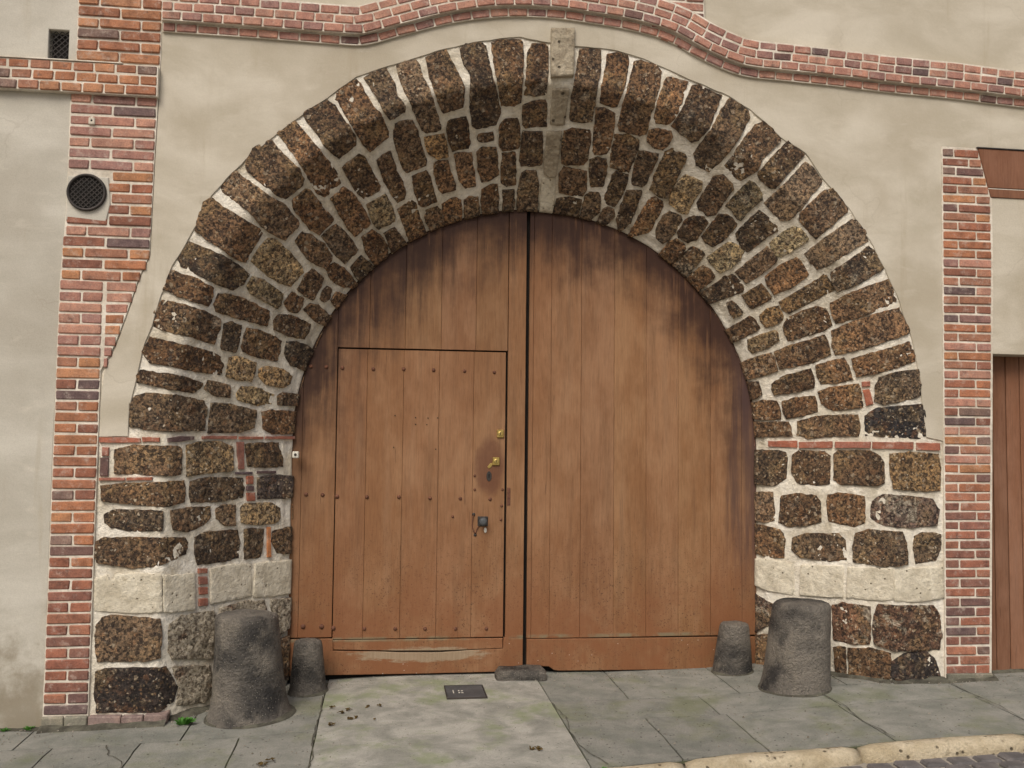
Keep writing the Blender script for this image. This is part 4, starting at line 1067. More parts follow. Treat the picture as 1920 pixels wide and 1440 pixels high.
# ------------------------------------------------------------------ brickwork
def brick_mesh(w, h, d, seed):
    b8 = box(-w / 2, w / 2, 0, d, -h / 2, h / 2, .005)
    for v in b8.verts:
        v.co += Vector(noise.noise_vector(v.co * 17 + Vector((seed * 4.3, 0, 0)))) * .0038
    me = bpy.data.meshes.new('brick')
    b8.to_mesh(me)
    b8.free()
    me.materials.append(MAT['fired_brick'])
    return me
BR = {'stretcher': (.225, [brick_mesh(.225, .05, .1, k) for k in range(6)]),
      'header': (.108, [brick_mesh(.108, .05, .1, 10 + k) for k in range(6)])}
PAL = {
    'red': [(.34, .130, .085), (.38, .150, .095), (.30, .112, .082), (.33, .145, .110), (.25, .100, .080), (.40, .175, .105)],
    'pink': [(.40, .185, .160), (.37, .170, .150), (.33, .155, .145), (.42, .205, .175), (.29, .145, .145)],
    'orange': [(.38, .160, .100), (.35, .142, .092), (.32, .128, .088), (.40, .180, .118)],
    'wine': [(.27, .100, .080), (.30, .112, .085), (.24, .098, .085), (.32, .130, .098), (.21, .095, .085)],
    'dark': [(.16, .082, .085), (.18, .095, .095), (.21, .125, .12), (.14, .085, .095)],
    'grey': [(.22, .19, .175), (.19, .165, .15), (.25, .21, .19)],
}
for _k in PAL:
    PAL[_k] = [(r_ * 1.0, g_ * 1.12, b_ * .96) for r_, g_, b_ in PAL[_k]]

def brick(parent, x0, x1, z, y, pal, h=.05, rot=0.0, zc=None, darkp=.08):
    w = x1 - x0
    kind = 'stretcher' if w > .16 else 'header'
    bw, ms = BR[kind]
    o = bpy.data.objects.new('brick', random.choice(ms))
    COL.objects.link(o)
    o.location = ((x0 + x1) / 2, y + random.uniform(-.0025, .0025), z + random.uniform(-.0015, .0015))
    o.scale = (w / bw, 1.0, h / .05 * random.uniform(.95, 1.03))
    o.rotation_euler = (0, rot + random.uniform(-.008, .008), 0)
    c = random.choice(PAL['dark'] if random.random() < darkp else PAL[pal])
    t = random.uniform(.88, 1.12)
    o.color = (c[0] * t, c[1] * t, c[2] * t, 1)
    put(o, parent)
    return o

def row(parent, cuts, z, y, pal, h=.0525, g=.0115, darkp=.08):
    for a, b9 in zip(cuts[:-1], cuts[1:]):
        brick(parent, a + g / 2, b9 - g / 2, z, y, pal, h, darkp=darkp)

YB = -.020
# left pier
lp = empty('brick_pier', (-2.74, 0, -.07), 'tall red and orange brick pier with a round vent grille at left of the arch', 'brick pier')
bm_obj('mortar', prism([(-2.868, -.2), (-2.622, -.2), (-2.622, 1.93), (-2.55, 2.08), (-2.49, 2.26), (-2.43, 2.47), (-2.372, 2.61), (-2.362, 3.18), (-2.352, 3.58), (-2.345, 3.8), (-2.34, 5.3), (-2.825, 5.3), (-2.822, 3.6), (-2.846, 3.5), (-2.846, 2.85), (-2.866, 2.44)], -.0125, .05, .002), 'joint_mortar', lp)
for j in range(0, 60):
    z = 3.5235 - .0651 * j if j <= 15 else 2.547 - .0634 * (j - 15)
    if z < -.04:
        break
    if j <= 16:
        l, r = (-2.845 if j < 13 else -2.86), (-2.357 - .0008 * j if j < 15 else -2.385 - .03 * (j - 15))
        wd_ = r - l
        pal = 'pink' if j < 7 else ('red' if j % 3 else 'pink')
        if 7 <= j <= 10:
            if j % 2:
                row(lp, [r - .235, r], z, YB, 'red')
            else:
                row(lp, [r - .255, r - .128, r], z, YB, 'red')
        elif j % 2 == 0:
            row(lp, [l, l + wd_ * .25, l + wd_ * .755, r], z, YB, pal)
        else:
            row(lp, [l, l + wd_ * .49, r], z, YB, 'red' if j > 10 else pal)
    else:
        l, r = -2.868, -2.622
        pal = 'pink' if j < 24 else ('red' if j < 34 else ('red' if j < 45 else 'wine'))
        if 24 <= j <= 35 and j % 2 == 1:
            pal = 'orange'
        dk = .08 if j < 52 else .55
        if j % 2:
            row(lp, [l, r], z, YB, pal, darkp=dk)
        else:
            row(lp, [l, (l + r) / 2 + random.uniform(-.006, .006), r], z, YB, pal, darkp=dk)
        if z > 1.93:
            rr = -2.606 + (z - 1.90) * .325
            if rr + 2.612 > .03:
                row(lp, [-2.612, rr], z, YB + .002, 'orange' if j in (20, 21) else 'pink')
for k in range(16):
    z = 3.778 + .0668 * k
    if k % 2 == 0:
        row(lp, [-2.822, -2.58, -2.346], z, YB - .004, 'orange')
    else:
        row(lp, [-2.822, -2.70, -2.462, -2.346], z, YB - .004, 'orange', darkp=.14)
for a, b10 in ((-2.868, -2.75), (-2.745, -2.625)):
    brick(lp, a, b10, -.062, -.034, 'grey', .085, darkp=0)
for a, b10 in ((-2.615, -2.44), (-2.435, -2.32), (-2.315, -2.19)):
    o = brick(arch, a, b10, -.052, -.045, 'grey', .06, darkp=0)
    o.color = (.25, .185, .165, 1)

# string course to the left of the pier
sc = empty('string_course', (-3.7, 0, 3.53), 'projecting three-row brick string course meeting the left pier', 'brick course')
bm_obj('mortar', box(-6.47, -2.348, -.050, .04, 3.545, 3.725, .002), 'joint_mortar', sc)
for k, (z, y, off) in enumerate(((3.575, -.060, 0), (3.637, -.057, .06), (3.698, -.054, .02))):
    x = -2.352
    first = True
    while x > -6.4:
        w = .119 if not (first and k == 0) else .18
        if first and k == 1:
            w = .10
        brick(sc, x - w + .006, x - .005, z, y, 'orange' if x > -2.9 else 'red', .051, darkp=.05 if x > -2.9 else .3)
        x -= w
        first = False
# flashing wire of mortar on the ledge
bm_obj('mortar_ledge', prism([(-6.47, 3.722), (-2.55, 3.728), (-2.55, 3.735), (-6.47, 3.733)], -.058, .0, .001), 'joint_mortar', sc)

# right pier
rp = empty('brick_pier', (2.73, 0, .05), 'narrow wine red brick pier between the arch and the garage door', 'brick pier')
def rpl(z): return 2.570 + .0098 * z
def rpr(z): return 2.876 + .0245 * z if z < 2.75 else (2.944 if z < 3.19 else 2.944 - (z - 3.19) * .27)
zz = [-.2, .5, 1.0, 1.6, 2.2, 2.75, 3.19, 3.515]
bm_obj('mortar', prism([(rpl(z), z) for z in zz] + [(rpr(z) + .012, z) for z in reversed(zz)], -.0125, .05, .002), 'joint_mortar', rp)
for i in range(-12, 45):
    z = 2.7416 - .0609 * i
    if z < .10:
        break
    l, r = rpl(z) + .002, rpr(z)
    wd_ = r - l
    pal = 'pink' if -3 < i < 22 and i % 3 == 0 else ('wine' if i > 24 else 'red')
    dk = .12 if i < 34 else .25
    c = .315 if i % 2 == 0 else .68
    row(rp, [l, l + wd_ * (c + random.uniform(-.015, .015)), r], z, YB, pal, .049, .0115, dk)
brick(rp, 2.575, 2.885, .065, -.036, 'grey', .07, darkp=0)

# ogee cornice over the arch
cor = empty('brick_cornice', (0, 0, 4.0), 'pink brick cornice that swells in an ogee curve over the arch', 'cornice')
PATH = [(-2.338, 4.003), (-1.8, 4.0), (-1.294, 3.994), (-1.158, 4.0), (-.976, 4.062), (-.654, 4.167), (-.382, 4.224), (-.216, 4.242), (.009, 4.248), (.235, 4.233), (.461, 4.211), (.692, 4.169), (.831, 4.12), (.946, 4.060), (1.121, 3.99), (1.263, 3.952), (1.537, 3.939), (1.898, 3.923), (2.264, 3.903), (2.636, 3.89), (3.166, 3.86), (4.2, 3.81), (5.4, 3.755)]
def catmull(P, per=14):
    out = []
    for i in range(len(P) - 1):
        p0, p1, p2, p3 = P[max(0, i - 1)], P[i], P[i + 1], P[min(len(P) - 1, i + 2)]
        for j in range(per):
            t = j / per
            h = (p2[0] - p1[0])
            m1 = (p2[1] - p0[1]) / (p2[0] - p0[0]) * h
            m2 = (p3[1] - p1[1]) / (p3[0] - p1[0]) * h
            z = (2 * t ** 3 - 3 * t * t + 1) * p1[1] + (t ** 3 - 2 * t * t + t) * m1 + (-2 * t ** 3 + 3 * t * t) * p2[1] + (t ** 3 - t * t) * m2
            out.append((p1[0] + h * t, z))
    out.append(P[-1])
    return out
CP = catmull(PATH)
def normals(P):
    out = []
    for i in range(len(P)):
        a, b11 = P[max(0, i - 1)], P[min(len(P) - 1, i + 1)]
        d = Vector((b11[0] - a[0], b11[1] - a[1])).normalized()
        out.append((-d.y, d.x))
    return out
CN = normals(CP)
def offset(d):
    return [(p[0] + n[0] * d, p[1] + n[1] * d) for p, n in zip(CP, CN)]
def ribbon(name, d0, d1, y0, parent):
    a, b12 = offset(d0), offset(d1)
    bm_obj(name, prism(a + list(reversed(b12)), y0, .02, 0), 'joint_mortar', parent)
ribbon('mortar', .003, .176, -.060, cor)
ribbon('mortar', -.054, .003, -.024, cor)
def brick_run(d, y, pal, w, phase, x_end=5.3):
    line = offset(d)
    acc, i = -phase, 0
    seglen = [math.hypot(b13[0] - a[0], b13[1] - a[1]) for a, b13 in zip(line[:-1], line[1:])]
    cum = [0]
    for s in seglen:
        cum.append(cum[-1] + s)
    def at(t):
        t = max(0, min(cum[-1] - 1e-5, t))
        k = 0
        while cum[k + 1] < t:
            k += 1
        u = (t - cum[k]) / (seglen[k] + 1e-9)
        return (line[k][0] + (line[k + 1][0] - line[k][0]) * u, line[k][1] + (line[k + 1][1] - line[k][1]) * u)
    t = -phase
    while True:
        ww = w * random.uniform(.96, 1.05)
        a, b14 = at(max(0, t) + .004), at(t + ww - .006)
        if a[0] > x_end:
            break
        l = math.hypot(b14[0] - a[0], b14[1] - a[1])
        if l > .03:
            o = brick(cor, (a[0] + b14[0]) / 2 - l / 2, (a[0] + b14[0]) / 2 + l / 2, (a[1] + b14[1]) / 2, y, pal, .047, -math.atan2(b14[1] - a[1], b14[0] - a[0]), darkp=.035)
        t += ww
brick_run(.030, -.069, 'pink', .118, .0)
brick_run(.0865, -.067, 'pink', .118, .055)
brick_run(.143, -.066, 'pink', .118, .02)
brick_run(-.027, -.032, 'pink', .118, .04)

# brick jamb standing on the crest of the cornice
bj = empty('brick_jamb', (.75, 0, 4.15), 'stub of plain brick jamb rising above the crest of the cornice', 'brick jamb')
bm_obj('mortar', box(.63, .985, -.030, .02, 4.17, 4.9, .002), 'joint_mortar', bj)
for k in range(12):
    z = 4.20 + .062 * k
    cs_ = [.632, .86, .982] if k % 2 else [.632, .745, .982]
    row(bj, cs_, z, -.038, 'pink', .049)

# ------------------------------------------------------------------ vents and small fittings on the wall
def ring_pts(cx, cz, r, n):
    return [(cx + r * math.cos(2 * math.pi * k / n), cz + r * math.sin(2 * math.pi * k / n)) for k in range(n)]

vr_ = empty('vent_grille', (-2.731, -.02, 2.86), 'round dark mesh vent grille set in the left brick pier', 'vent')
bmc = prism([(-2.842, 2.80), (-2.62, 2.80), (-2.60, 2.90), (-2.615, 3.06), (-2.842, 3.06)], -.021, .03, .004)
bm_obj('render_patch', bmc, 'grey_render', vr_)
vsr, fsr = [], []
for k in range(40):
    a = 2 * math.pi * k / 40
    for r_, y_ in ((.094, -.026), (.096, -.040), (.106, -.042), (.110, -.034), (.110, -.018)):
        vsr.append((-2.731 + r_ * math.cos(a), y_, 2.964 + r_ * math.sin(a)))
for k in range(40):
    for i in range(4):
        a, b15 = k * 5 + i, ((k + 1) % 40) * 5 + i
        fsr.append((a, b15, b15 + 1, a + 1))
mesh_obj('rim', vsr, fsr, 'iron', vr_, True)
bm_obj('dark_backing', prism(ring_pts(-2.731, 2.964, .097, 32), -.0235, -.0215), 'void', vr_)
def mesh_wires(parent, inside, cx, cz, ext, y, step=.021, th=.0022):
    bmw = bmesh.new()
    for sgn in (1, -1):
        k = -ext * 2
        while k < ext * 2:
            t, seg = -ext * 1.5, None
            start = None
            while t <= ext * 1.5:
                x, z = cx + (k + t) * .7071, cz + sgn * (t - k) * .7071
                ok = inside(x, z)
                if ok and start is None:
                    start = (x, z)
                if ok:
                    last = (x, z)
                if (not ok) and start is not None:
                    seg = (start, last)
                    break
                t += .003
            if seg and math.dist(*seg) > .01:
                d = (Vector(seg[1]) - Vector(seg[0])).normalized()
                nrm = Vector((-d.y, d.x)) * th
                pts = [Vector(seg[0]) + nrm, Vector(seg[1]) + nrm, Vector(seg[1]) - nrm, Vector(seg[0]) - nrm]
                f = [bmw.verts.new((p.x, y, p.y)) for p in pts]
                g2 = [bmw.verts.new((p.x, y + .004, p.y)) for p in pts]
                bmw.faces.new(f)
                bmw.faces.new(g2[::-1])
                for i in range(4):
                    bmw.faces.new((f[i], g2[i], g2[(i + 1) % 4], f[(i + 1) % 4]))
            k += step
    return bm_obj('wire_mesh', bmw, 'iron', parent)
mesh_wires(vr_, lambda x, z: math.hypot(x + 2.731, z - 2.964) < .095, -2.731, 2.964, .1, -.030)

vq = empty('vent_grille', ((vx0 + vx1) / 2, 0, vz0), 'small rectangular mesh vent above the brick string course', 'vent')
bm_obj('dark_backing', box(vx0 - .02, vx1 + .02, .06, .075, vz0 - .06, vz1 + .02, 0), 'void', vq)
mesh_wires(vq, lambda x, z: vx0 + .002 < x < vx1 - .002 and vz0 - .01 < z < vz1 - .002, (vx0 + vx1) / 2, (vz0 + vz1) / 2, .11, .012, .024, .0018)
vsq, fsq = [], []
bm_obj('sill', box(vx0, vx1, -.008, .06, 3.71, vz0, .002), 'grey_render', vq)

hk = empty('wall_anchor', (-2.719, -.03, 3.37), 'tiny square mortar patch with a hole in the left pier', 'wall fixing')
bm_obj('patch', box(-2.737, -2.701, -.0265, -.01, 3.368, 3.410, .004), 'joint_mortar', hk)
bm_obj('hole', prism(ring_pts(-2.719, 3.391, .006, 10), -.0275, -.02), 'void', hk)

bp = empty('bell_push', (-1.562, .575, 1.42), 'tiny cream bell push fixed on the stone jamb beside the gate', 'bell push')
bm_obj('housing', box(-1.582, -1.542, .560, .62, 1.425, 1.468, .005), 'white_enamel', bp)
bm_obj('button', prism(ring_pts(-1.562, 1.447, .009, 12), .556, .561, .001), 'iron', bp)

# ------------------------------------------------------------------ garage on the right
gl = empty('timber_lintel', (3.9, 0, 3.185), 'cracked brown painted timber lintel beam over the garage wall', 'lintel')
bm_obj('beam', prism([(2.878, 3.252), (5.9, 3.235), (5.9, 3.495), (2.862, 3.512)] if False else [(2.926, 3.250), (5.9, 3.235), (5.9, 3.497), (2.858, 3.511)], -.022, .06, .004), 'painted_timber', gl)
bm_obj('lower_board', prism([(2.945, 3.188), (5.9, 3.172), (5.9, 3.229), (2.930, 3.244)], -.019, .06, .003), 'painted_timber', gl)
bm_obj('filler', prism([(2.93, 3.244), (5.9, 3.229), (5.9, 3.235), (2.927, 3.250)], -.0165, .05, 0), 'white_enamel', gl)
bm_obj('flashing', prism([(2.85, 3.512), (5.95, 3.498), (5.95, 3.505), (2.85, 3.519)], -.028, .03, 0), 'iron', gl)

gd = empty('garage_door', (4.1, .12, .08), 'brown garage door of narrow vertical boards at the right edge', 'garage door')
bm_obj('backing', box(2.90, 5.4, .150, .17, -.1, 2.30, 0), 'void', gd)
x = 2.925
while x < 5.35:
    w = random.uniform(.090, .099)
    o = bm_obj('board', box(x, x + w, .118 + random.uniform(0, .003), .148, gz(x, 0) + .006, 2.28, .004), 'garage_wood', gd, color=(random.uniform(.85, 1.1),) * 3)
    x += w + .005
bm_obj('jamb_post', box(2.893, 2.918, .03, .15, -.1, 2.17, .003), 'joint_mortar', gd)

# ------------------------------------------------------------------ the carriage gate
GY = .672                      # front face of the boards
RT = 1.70
def arch_z(x):
    return ZC + math.sqrt(max(0, RT * RT - x * x))
def plank(name, parent, x0, x1, z0, z1=None, y=GY, th=.03, mat='painted_gate_wood', tone=None, gap=.0007):
    a, b16 = x0 + gap, x1 - gap
    if z1 is None:
        n = 6
        top = [(a + (b16 - a) * k / n, arch_z(a + (b16 - a) * k / n)) for k in range(n + 1)]
        pl = [(a, z0), (a, top[0][1])] + top[1:-1] + [(b16, top[-1][1]), (b16, z0)]
        if top[0][1] <= z0 + .02 or top[-1][1] <= z0 + .02:
            pl = [(a, z0), (a, max(z0 + .03, top[0][1])), (b16, max(z0 + .03, top[-1][1])), (b16, z0)]
    else:
        pl = [(a, z0), (a, z1), (b16, z1), (b16, z0)]
    t = tone if tone else random.uniform(.93, 1.06)
    yy = y + random.uniform(-.0012, .0018)
    return bm_obj(name, prism(pl, yy, yy + th, .0015), mat, parent, color=(t, t * random.uniform(.985, 1.015), t * random.uniform(.97, 1.03)))

def stud(parent, x, z, r=.015, mat='rusty_iron', y=GY, h=.011):
    vs, fs = [], []
    n = 14
    for ri, (rr, yy) in enumerate(((1.0, 0), (.92, .45), (.62, .85), (.2, 1.0))):
        for k in range(n):
            a = 2 * math.pi * k / n
            vs.append((x + r * rr * math.cos(a), y + .004 - (h + .004) * yy, z + r * rr * math.sin(a)))
    for i in range(3):
        for k in range(n):
            fs.append((i * n + k, i * n + (k + 1) % n, (i + 1) * n + (k + 1) % n, (i + 1) * n + k))
    fs.append([3 * n + k for k in range(n)])
    return mesh_obj('stud', vs, fs, mat, parent, True)

def half_disc(x0, x1):
    pl = [(x0, -.08)] + [(x0 + (x1 - x0) * k / 30, arch_z(x0 + (x1 - x0) * k / 30)) for k in range(31)] + [(x1, -.08)]
    return pl
# left leaf with the wicket door
gate_l = empty('gate_leaf', (-.85, GY, .01), 'left brown plank gate leaf holding a small wicket door', 'gate', 'leaves of the carriage gate')
bm_obj('backing', prism(half_disc(-1.69, .02), GY + .040, GY + .055), 'void', gate_l)
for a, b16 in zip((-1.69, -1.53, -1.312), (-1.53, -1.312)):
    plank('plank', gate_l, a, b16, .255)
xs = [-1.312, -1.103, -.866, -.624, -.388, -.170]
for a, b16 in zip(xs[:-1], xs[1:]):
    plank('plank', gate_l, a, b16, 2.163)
plank('meeting_stile', gate_l, -.168, -.046, .236, None, GY - .007, .035, gap=.001)
rail = prism([(-1.64, .014), (-1.64, .245), (-1.302, .247), (-1.300, .168), (-1.0, .158), (-.86, .150), (-.6, .146), (-.4, .157), (-.182, .163), (-.178, .236), (-.047, .234), (-.047, .046), (-.20, .044), (-.235, .012), (-.7, .010)], GY - .010, GY + .03, .003)
bm_obj('bottom_rail', rail, 'painted_gate_wood', gate_l)
for x, z in ((-1.484, 2.03), (-1.384, 2.029), (-1.497, 1.185), (-1.39, 1.182), (-1.497, .327), (-1.378, .325)):
    stud(gate_l, x, z, .017 if z < 1 else .014)
bm_obj('strike_plate', box(-.164, -.142, GY - .0105, GY - .004, 1.115, 1.235, .002), 'rusty_iron', gate_l)
wk = mesh_obj('wicket_door', *(lambda bb: ([tuple(v.co) for v in bb.verts], [[v.index for v in f.verts] for f in bb.faces]))(prism([(-1.295, .2), (-1.295, 2.14), (-.19, 2.14), (-.19, .2)], GY + .026, GY + .036)), 'void', gate_l)
wk['label'] = 'low wicket door with rows of studs and brass locks'
xs = [-1.307, -1.113, -.871, -.632, -.399, -.181]
for a, b16 in zip(xs[:-1], xs[1:]):
    o = plank('plank', wk, a, b16, .240, 2.152, GY - .001, .026)
bm_obj('wicket_rail', prism([(-1.298, .176), (-1.302, .236), (-.184, .232), (-.184, .166), (-.6, .158), (-.9, .162)], GY - .009, GY + .02, .003), 'painted_gate_wood', wk)
for x, z in ((-1.279, 2.024), (-1.075, 2.021), (-.873, 2.025), (-.672, 2.022), (-.463, 2.019), (-.26, 2.015),
             (-1.296, 1.172), (-1.101, 1.169), (-.89, 1.17), (-.684, 1.163), (-.48, 1.16), (-.279, 1.157),
             (-1.302, .313), (-1.101, .307), (-.899, .304), (-.703, .301), (-.501, .298), (-.294, .295)):
    stud(wk, x, z, .0135 if x > -1.29 else .016)
for x, z in ((-.385, 1.314), (-.384, 1.221), (-.195, 1.222), (-.20, 1.112), (-.205, 1.02), (-.53, 1.04)):
    stud(wk, x, z, .010)
for (cx, cz) in ((-.215, 1.599), (-.242, 1.412)):
    pl = bm_obj('lock_plate', box(cx - .024, cx + .024, GY - .014, GY + .004, cz - .027, cz + .027, .004), 'brass', wk)
    vsl, fsl = lathe([(.015, 0), (.015, .006), (.012, .008)], (0, 0, 0), 18)
    vsl = [(cx + v[0], GY - .014 - v[2], cz + v[1]) for v in vsl]
    mesh_obj('lock_cylinder', vsl, fsl, 'brass', wk, False)
    bm_obj('key_slot', box(cx - .0022, cx + .0022, GY - .0228, GY - .0215, cz - .008, cz + .008, 0), 'void', wk)
bm_obj('lock_cover', prism([(-.292, 1.362), (-.276, 1.37), (-.262, 1.392), (-.262, 1.402), (-.282, 1.398), (-.30, 1.375)], GY - .006, GY + .003, .002), 'brass', wk)
bm_obj('keyhole_plate', prism([(-.288 + .018 * math.cos(a * .5236), 1.311 + .034 * math.sin(a * .5236)) for a in range(12)], GY - .006, GY + .004, .002), 'iron', wk)
bm_obj('keyhole', prism([(-.291, 1.298), (-.286, 1.298), (-.285, 1.315), (-.283, 1.322), (-.288, 1.329), (-.294, 1.322), (-.292, 1.315)], GY - .0072, GY - .0055), 'void', wk)
# round knob on a square rose and its bent latch rod
bm_obj('knob_rose', box(-.362, -.292, GY - .008, GY + .003, .975, 1.042, .004), 'iron', wk)
vsl, fsl = lathe([(.016, 0), (.014, .018), (.026, .030), (.029, .042), (.024, .052), (.010, .056)], (0, 0, 0), 22)
vsl = [(-.329 + v[0], GY - .008 - v[2], 1.010 + v[1]) for v in vsl]
mesh_obj('knob', vsl, fsl, 'dark_metal_plate', wk, True)
rodp = [(-.389, 1.055), (-.396, 1.02), (-.400, .985), (-.392, .955), (-.378, .925), (-.366, .96), (-.352, .98)]
vsr, fsr = [], []
for (x, z) in rodp:
    for k in range(6):
        a = 2 * math.pi * k / 6
        vsr.append((x + .0035 * math.cos(a), GY - .008 + .0035 * math.sin(a), z))
for i in range(len(rodp) - 1):
    for k in range(6):
        fsr.append((i * 6 + k, i * 6 + (k + 1) % 6, (i + 1) * 6 + (k + 1) % 6, (i + 1) * 6 + k))
mesh_obj('latch_rod', vsr, fsr, 'rusty_iron', wk, True)
for x, z in ((-.389, 1.055), (-.377, .918)):
    stud(wk, x, z, .012, 'iron')
bm_obj('escutcheon', prism([(-.309 + .010 * math.cos(a * .5236), .950 + .018 * math.sin(a * .5236)) for a in range(12)], GY - .009, GY + .003, .002), 'white_enamel', wk)  # keyhole cover, its white highlight put into the colour
# screw holes of a removed sign plate
for x, z in ((-.788, 1.700), (-.705, 1.698), (-.787, 1.655), (-.712, 1.654), (-.925, 1.712), (-.93, 1.50), (-.64, 1.70), (-.65, 1.49)):
    bm_obj('screw_hole', prism(ring_pts(x, z, .0042, 8), GY - .0042, GY - .0005), 'void', wk)

# right leaf
gate_r = empty('gate_leaf', (.85, GY, .0), 'right brown plank gate leaf without an inset door', 'gate', 'leaves of the carriage gate')
bm_obj('backing', prism(half_disc(-.05, 1.69), GY + .058, GY + .075), 'void', gate_r)
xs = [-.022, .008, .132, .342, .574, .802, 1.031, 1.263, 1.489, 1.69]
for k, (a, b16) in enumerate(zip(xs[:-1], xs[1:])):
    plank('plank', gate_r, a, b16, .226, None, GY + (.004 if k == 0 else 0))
bm_obj('bottom_rail', prism([(-.020, .046), (-.020, .222), (1.64, .214), (1.64, -.004), (.20, .010), (.165, .016), (.13, .040)], GY - .010, GY + .03, .003), 'painted_gate_wood', gate_r)

# ------------------------------------------------------------------ stones and plates on the pavement
def guard_stone(name, c, prof_, lean, seed, label, group, wob=.05):
    z0 = gz(c[0], c[1]) - .02
    vs, fs = lathe(prof_, (0, 0, 0), 40, wob, seed)
    out = []
    for v in vs:
        out.append((c[0] + v[0] + lean[0] * v[2], c[1] + v[1] + lean[1] * v[2], z0 + v[2]))
    o = mesh_obj(name, out, fs, 'bollard_stone', None, True)
    tag(o, label, 'guard stone', group)
    return o
def fine(prof_, n=26):
    out = []
    for i in range(n + 1):
        t = i / n * (len(prof_) - 1)
        k = min(int(t), len(prof_) - 2)
        u = t - k
        out.append((prof_[k][0] * (1 - u) + prof_[k + 1][0] * u, prof_[k][1] * (1 - u) + prof_[k + 1][1] * u))
    return out
GG = 'guard stones at the gate jambs'
guard_stone('guard_stone', (-1.735, .035), fine([(.262, 0), (.232, .06), (.212, .14), (.198, .26), (.190, .36), (.186, .46), (.182, .55), (.176, .588), (.150, .602), (.08, .607), (.01, .610)]), (-.07, .02), 1,
            'big tapering dark guard stone in front of the left stone pier', GG, .06)
guard_stone('guard_stone', (-1.440, .455), fine([(.128, 0), (.114, .05), (.106, .14), (.098, .22), (.090, .30), (.082, .335), (.05, .345), (.01, .347)], 18), (-.02, 0), 2,
            'short brown-stained guard stone behind the big one at the left jamb', GG, .05)
guard_stone('guard_stone', (1.590, .045), fine([(.222, 0), (.212, .05), (.204, .14), (.198, .26), (.188, .38), (.182, .48), (.178, .525), (.155, .548), (.07, .556), (.01, .559)]), (.11, .02), 3,
            'big worn grey guard stone in front of the right stone pier', GG, .05)
guard_stone('guard_stone', (1.362, .520), fine([(.138, 0), (.128, .05), (.118, .16), (.106, .26), (.098, .32), (.090, .338), (.05, .344), (.01, .345)], 18), (.04, 0), 4,
            'short plain grey guard stone against the right jamb of the gate', GG, .04)

z0 = gz(-.08, .56)
bms = box(-.238, .088, .470, .660, z0 - .03, z0 + .062, .022)
bmesh.ops.subdivide_edges(bms, edges=list(bms.edges), cuts=2, use_grid_fill=True)
for v in bms.verts:
    v.co += Vector(noise.noise_vector(v.co * 12)) * .012
o = bm_obj('gate_stop', bms, 'grey_limestone', None, True)
tag(o, 'rounded stone stop block under the meeting of the gate leaves', 'stop block')
o.data.materials[0] = MAT['bollard_stone']

pc = empty('access_cover', (-.47, .22, gz(-.47, .22)), 'small dark metal cover plate set flush in the concrete apron', 'cover plate')
def flat_box(x0, x1, y0, y1, z, h, bev=.002):
    return box(x0, x1, y0, y1, z, z + h, bev)
zp = gz(-.47, .22) + .004
bm_obj('plate', flat_box(-.585, -.352, .085, .372, zp - .01, .016), 'dark_metal_plate', pc)
for a in ((-.592, -.586, .078, .379), (-.351, -.345, .078, .379), (-.5855, -.3515, .078, .0845), (-.5855, -.3515, .3725, .379)):
    bm_obj('frame', flat_box(a[0], a[1], a[2], a[3], zp - .01, .018, .001), 'iron', pc)
for a in ((-.545, -.540, .19, .26), (-.512, -.503, .19, .205), (-.512, -.503, .235, .25), (-.495, -.482, .19, .2), (-.495, -.482, .235, .245)):
    bm_obj('raised_mark', flat_box(a[0], a[1], a[2], a[3], zp + .0055, .002, 0), 'white_enamel', pc)

def leaf_clump(x, y, r, n, label, seed):
    random.seed(seed)
    bm = bmesh.new()
    for k in range(n):
        a = random.uniform(0, 6.28)
        d = random.uniform(0, r)
        c = Vector((x + d * math.cos(a) * 1.5, y + d * math.sin(a), gz(x, y) + .006 + random.uniform(0, .010)))
        l, w = random.uniform(.007, .015), random.uniform(.003, .007)
        ang = random.uniform(0, 6.28)
        u = Vector((math.cos(ang), math.sin(ang), random.uniform(-.3, .5)))
        t = Vector((-math.sin(ang), math.cos(ang), random.uniform(-.4, .4)))
        p = [bm.verts.new(c - u * l), bm.verts.new(c + t * w + Vector((0, 0, .004))), bm.verts.new(c + u * l), bm.verts.new(c - t * w)]
        bm.faces.new((p[0], p[1], p[2]))
        bm.faces.new((p[0], p[2], p[3]))
    ex = bmesh.ops.extrude_face_region(bm, geom=list(bm.faces))
    for v in ex['geom']:
        if isinstance(v, bmesh.types.BMVert):
            v.co.z += .0025
    return tag(bm_obj('leaf_clump', bm, 'dry_leaf'), label, 'leaf clump', 'brown scraps of leaf on the pavement')
LS = 'small brown scrap of dead leaves on the concrete near the gate'
for i, (x, y, r, n, lb) in enumerate(((-.19, -.87, .03, 16, 'brown clump of dead leaves alone in the middle of the apron'),
                                      (-1.565, -.86, .022, 12, 'pair of mossy leaf scraps on the slabs below the left guard stone, near half'),
                                      (-1.525, -.81, .014, 8, 'pair of mossy leaf scraps on the slabs below the left guard stone, far half'),
                                      (-1.25, -.31, .014, 10, 'yellowish leaf scrap on the apron edge beside the left guard stone'),
                                      (-1.21, -.10, .012, 6, LS), (-1.17, -.06, .010, 5, LS), (-1.06, 0.0, .010, 5, LS), (-.99, -.01, .010, 5, LS),
                                      (-1.16, -.23, .010, 5, LS), (-1.27, .03, .012, 6, LS), (-1.12, -.21, .008, 4, LS), (-1.02, -.28, .006, 3, LS))):
    leaf_clump(x, y, r, n, lb, 100 + i)

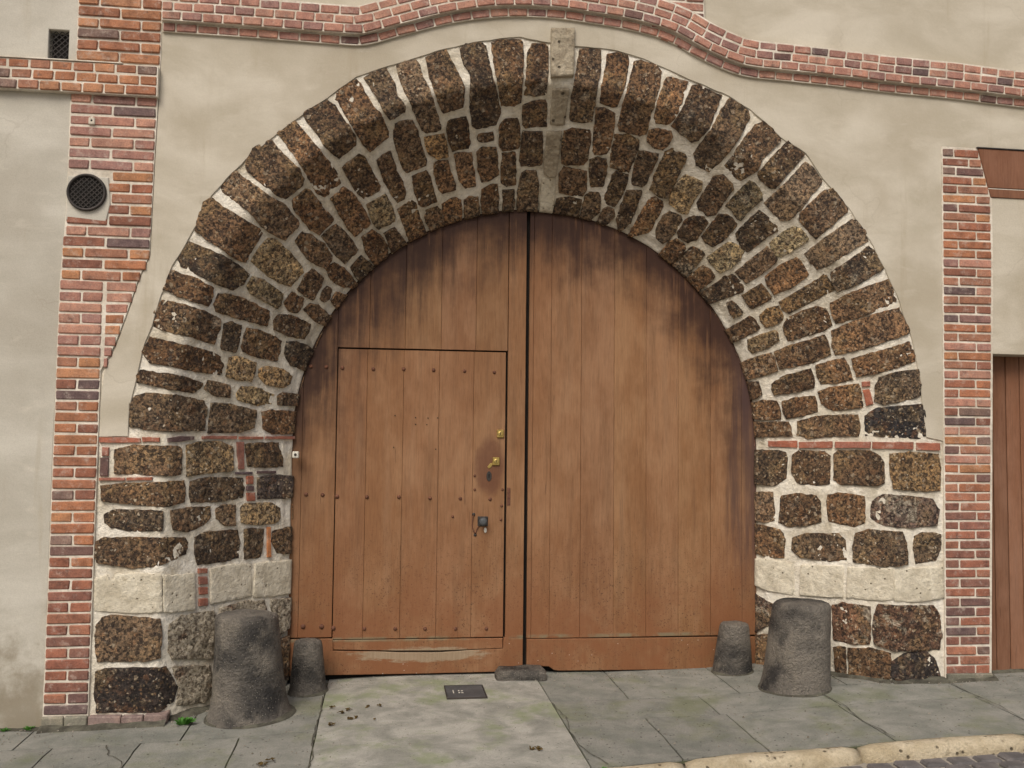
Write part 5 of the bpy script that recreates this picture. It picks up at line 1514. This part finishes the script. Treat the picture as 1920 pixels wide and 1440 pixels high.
def weed(x, y, r, n, label, seed):
    random.seed(seed)
    t = empty('weed', (x, y, gz(x, y)), label, 'weed', 'weeds at the foot of the wall')
    bm = bmesh.new()
    for k in range(n):
        a = random.uniform(0, 6.28)
        d = random.uniform(.2, 1) * r
        b0 = Vector((x + d * .3 * math.cos(a) * 1.8, y + d * .3 * math.sin(a), gz(x, y)))
        tip = Vector((x + d * math.cos(a) * 1.8, y + d * math.sin(a), gz(x, y) + random.uniform(.3, 1.0) * r))
        sd_ = Vector((-math.sin(a), math.cos(a), .2)) * r * .22
        mid = b0.lerp(tip, .55) + Vector((0, 0, r * .25))
        p = [bm.verts.new(b0), bm.verts.new(mid + sd_), bm.verts.new(tip), bm.verts.new(mid - sd_)]
        bm.faces.new(p)
    bm_obj('leaves', bm, 'weed_leaf', t)
weed(-2.09, -.085, .045, 34, 'small bright green weed sprouting at the base of the left pier', 5)
weed(-2.93, -.03, .025, 26, 'low green moss tuft where the grey wall meets the pavement', 6)
weed(-3.06, -.03, .022, 22, 'low green moss tuft where the grey wall meets the pavement', 7)
weed(.06, -1.22, .03, 22, 'green tuft in the joint where the kerb meets the apron', 8)

# grit and crumbs of mortar lying on the pavement, mostly swept against the wall
random.seed(21)
vs, fs = [], []
for k in range(1500):
    x = random.uniform(-3.6, 3.6)
    if random.random() < .55:
        y = random.uniform(-1.0, .5)
    else:
        y = random.gauss(0, .06) - .08
        if abs(x) < 1.55:
            y += .62
        elif abs(x) < 2.25:
            y += (2.25 - abs(x)) * .95
    if any(math.hypot(x - cx, y - cy) < rr_ for cx, cy, rr_ in ((-1.735, .035, .24), (-1.44, .455, .12), (1.59, .045, .22), (1.362, .52, .13))):
        continue
    r = random.uniform(.0016, .0048) * (1.6 if random.random() < .06 else 1)
    z = gz(x, y) + .004
    a = random.uniform(0, 6.28)
    b0 = len(vs)
    for q in range(4):
        aa = a + q * 1.5708 + random.uniform(-.3, .3)
        vs.append((x + r * 1.4 * math.cos(aa), y + r * math.sin(aa), z - .002))
    vs.append((x + random.uniform(-.4, .4) * r, y, z + r * 1.1))
    fs += [(b0 + q, b0 + (q + 1) % 4, b0 + 4) for q in range(4)]
grit = mesh_obj('grit', vs, fs, 'grit_stone', None, False, False)
tag(grit, 'fine grey grit and crumbs scattered over the pavement', 'grit', kind='stuff')
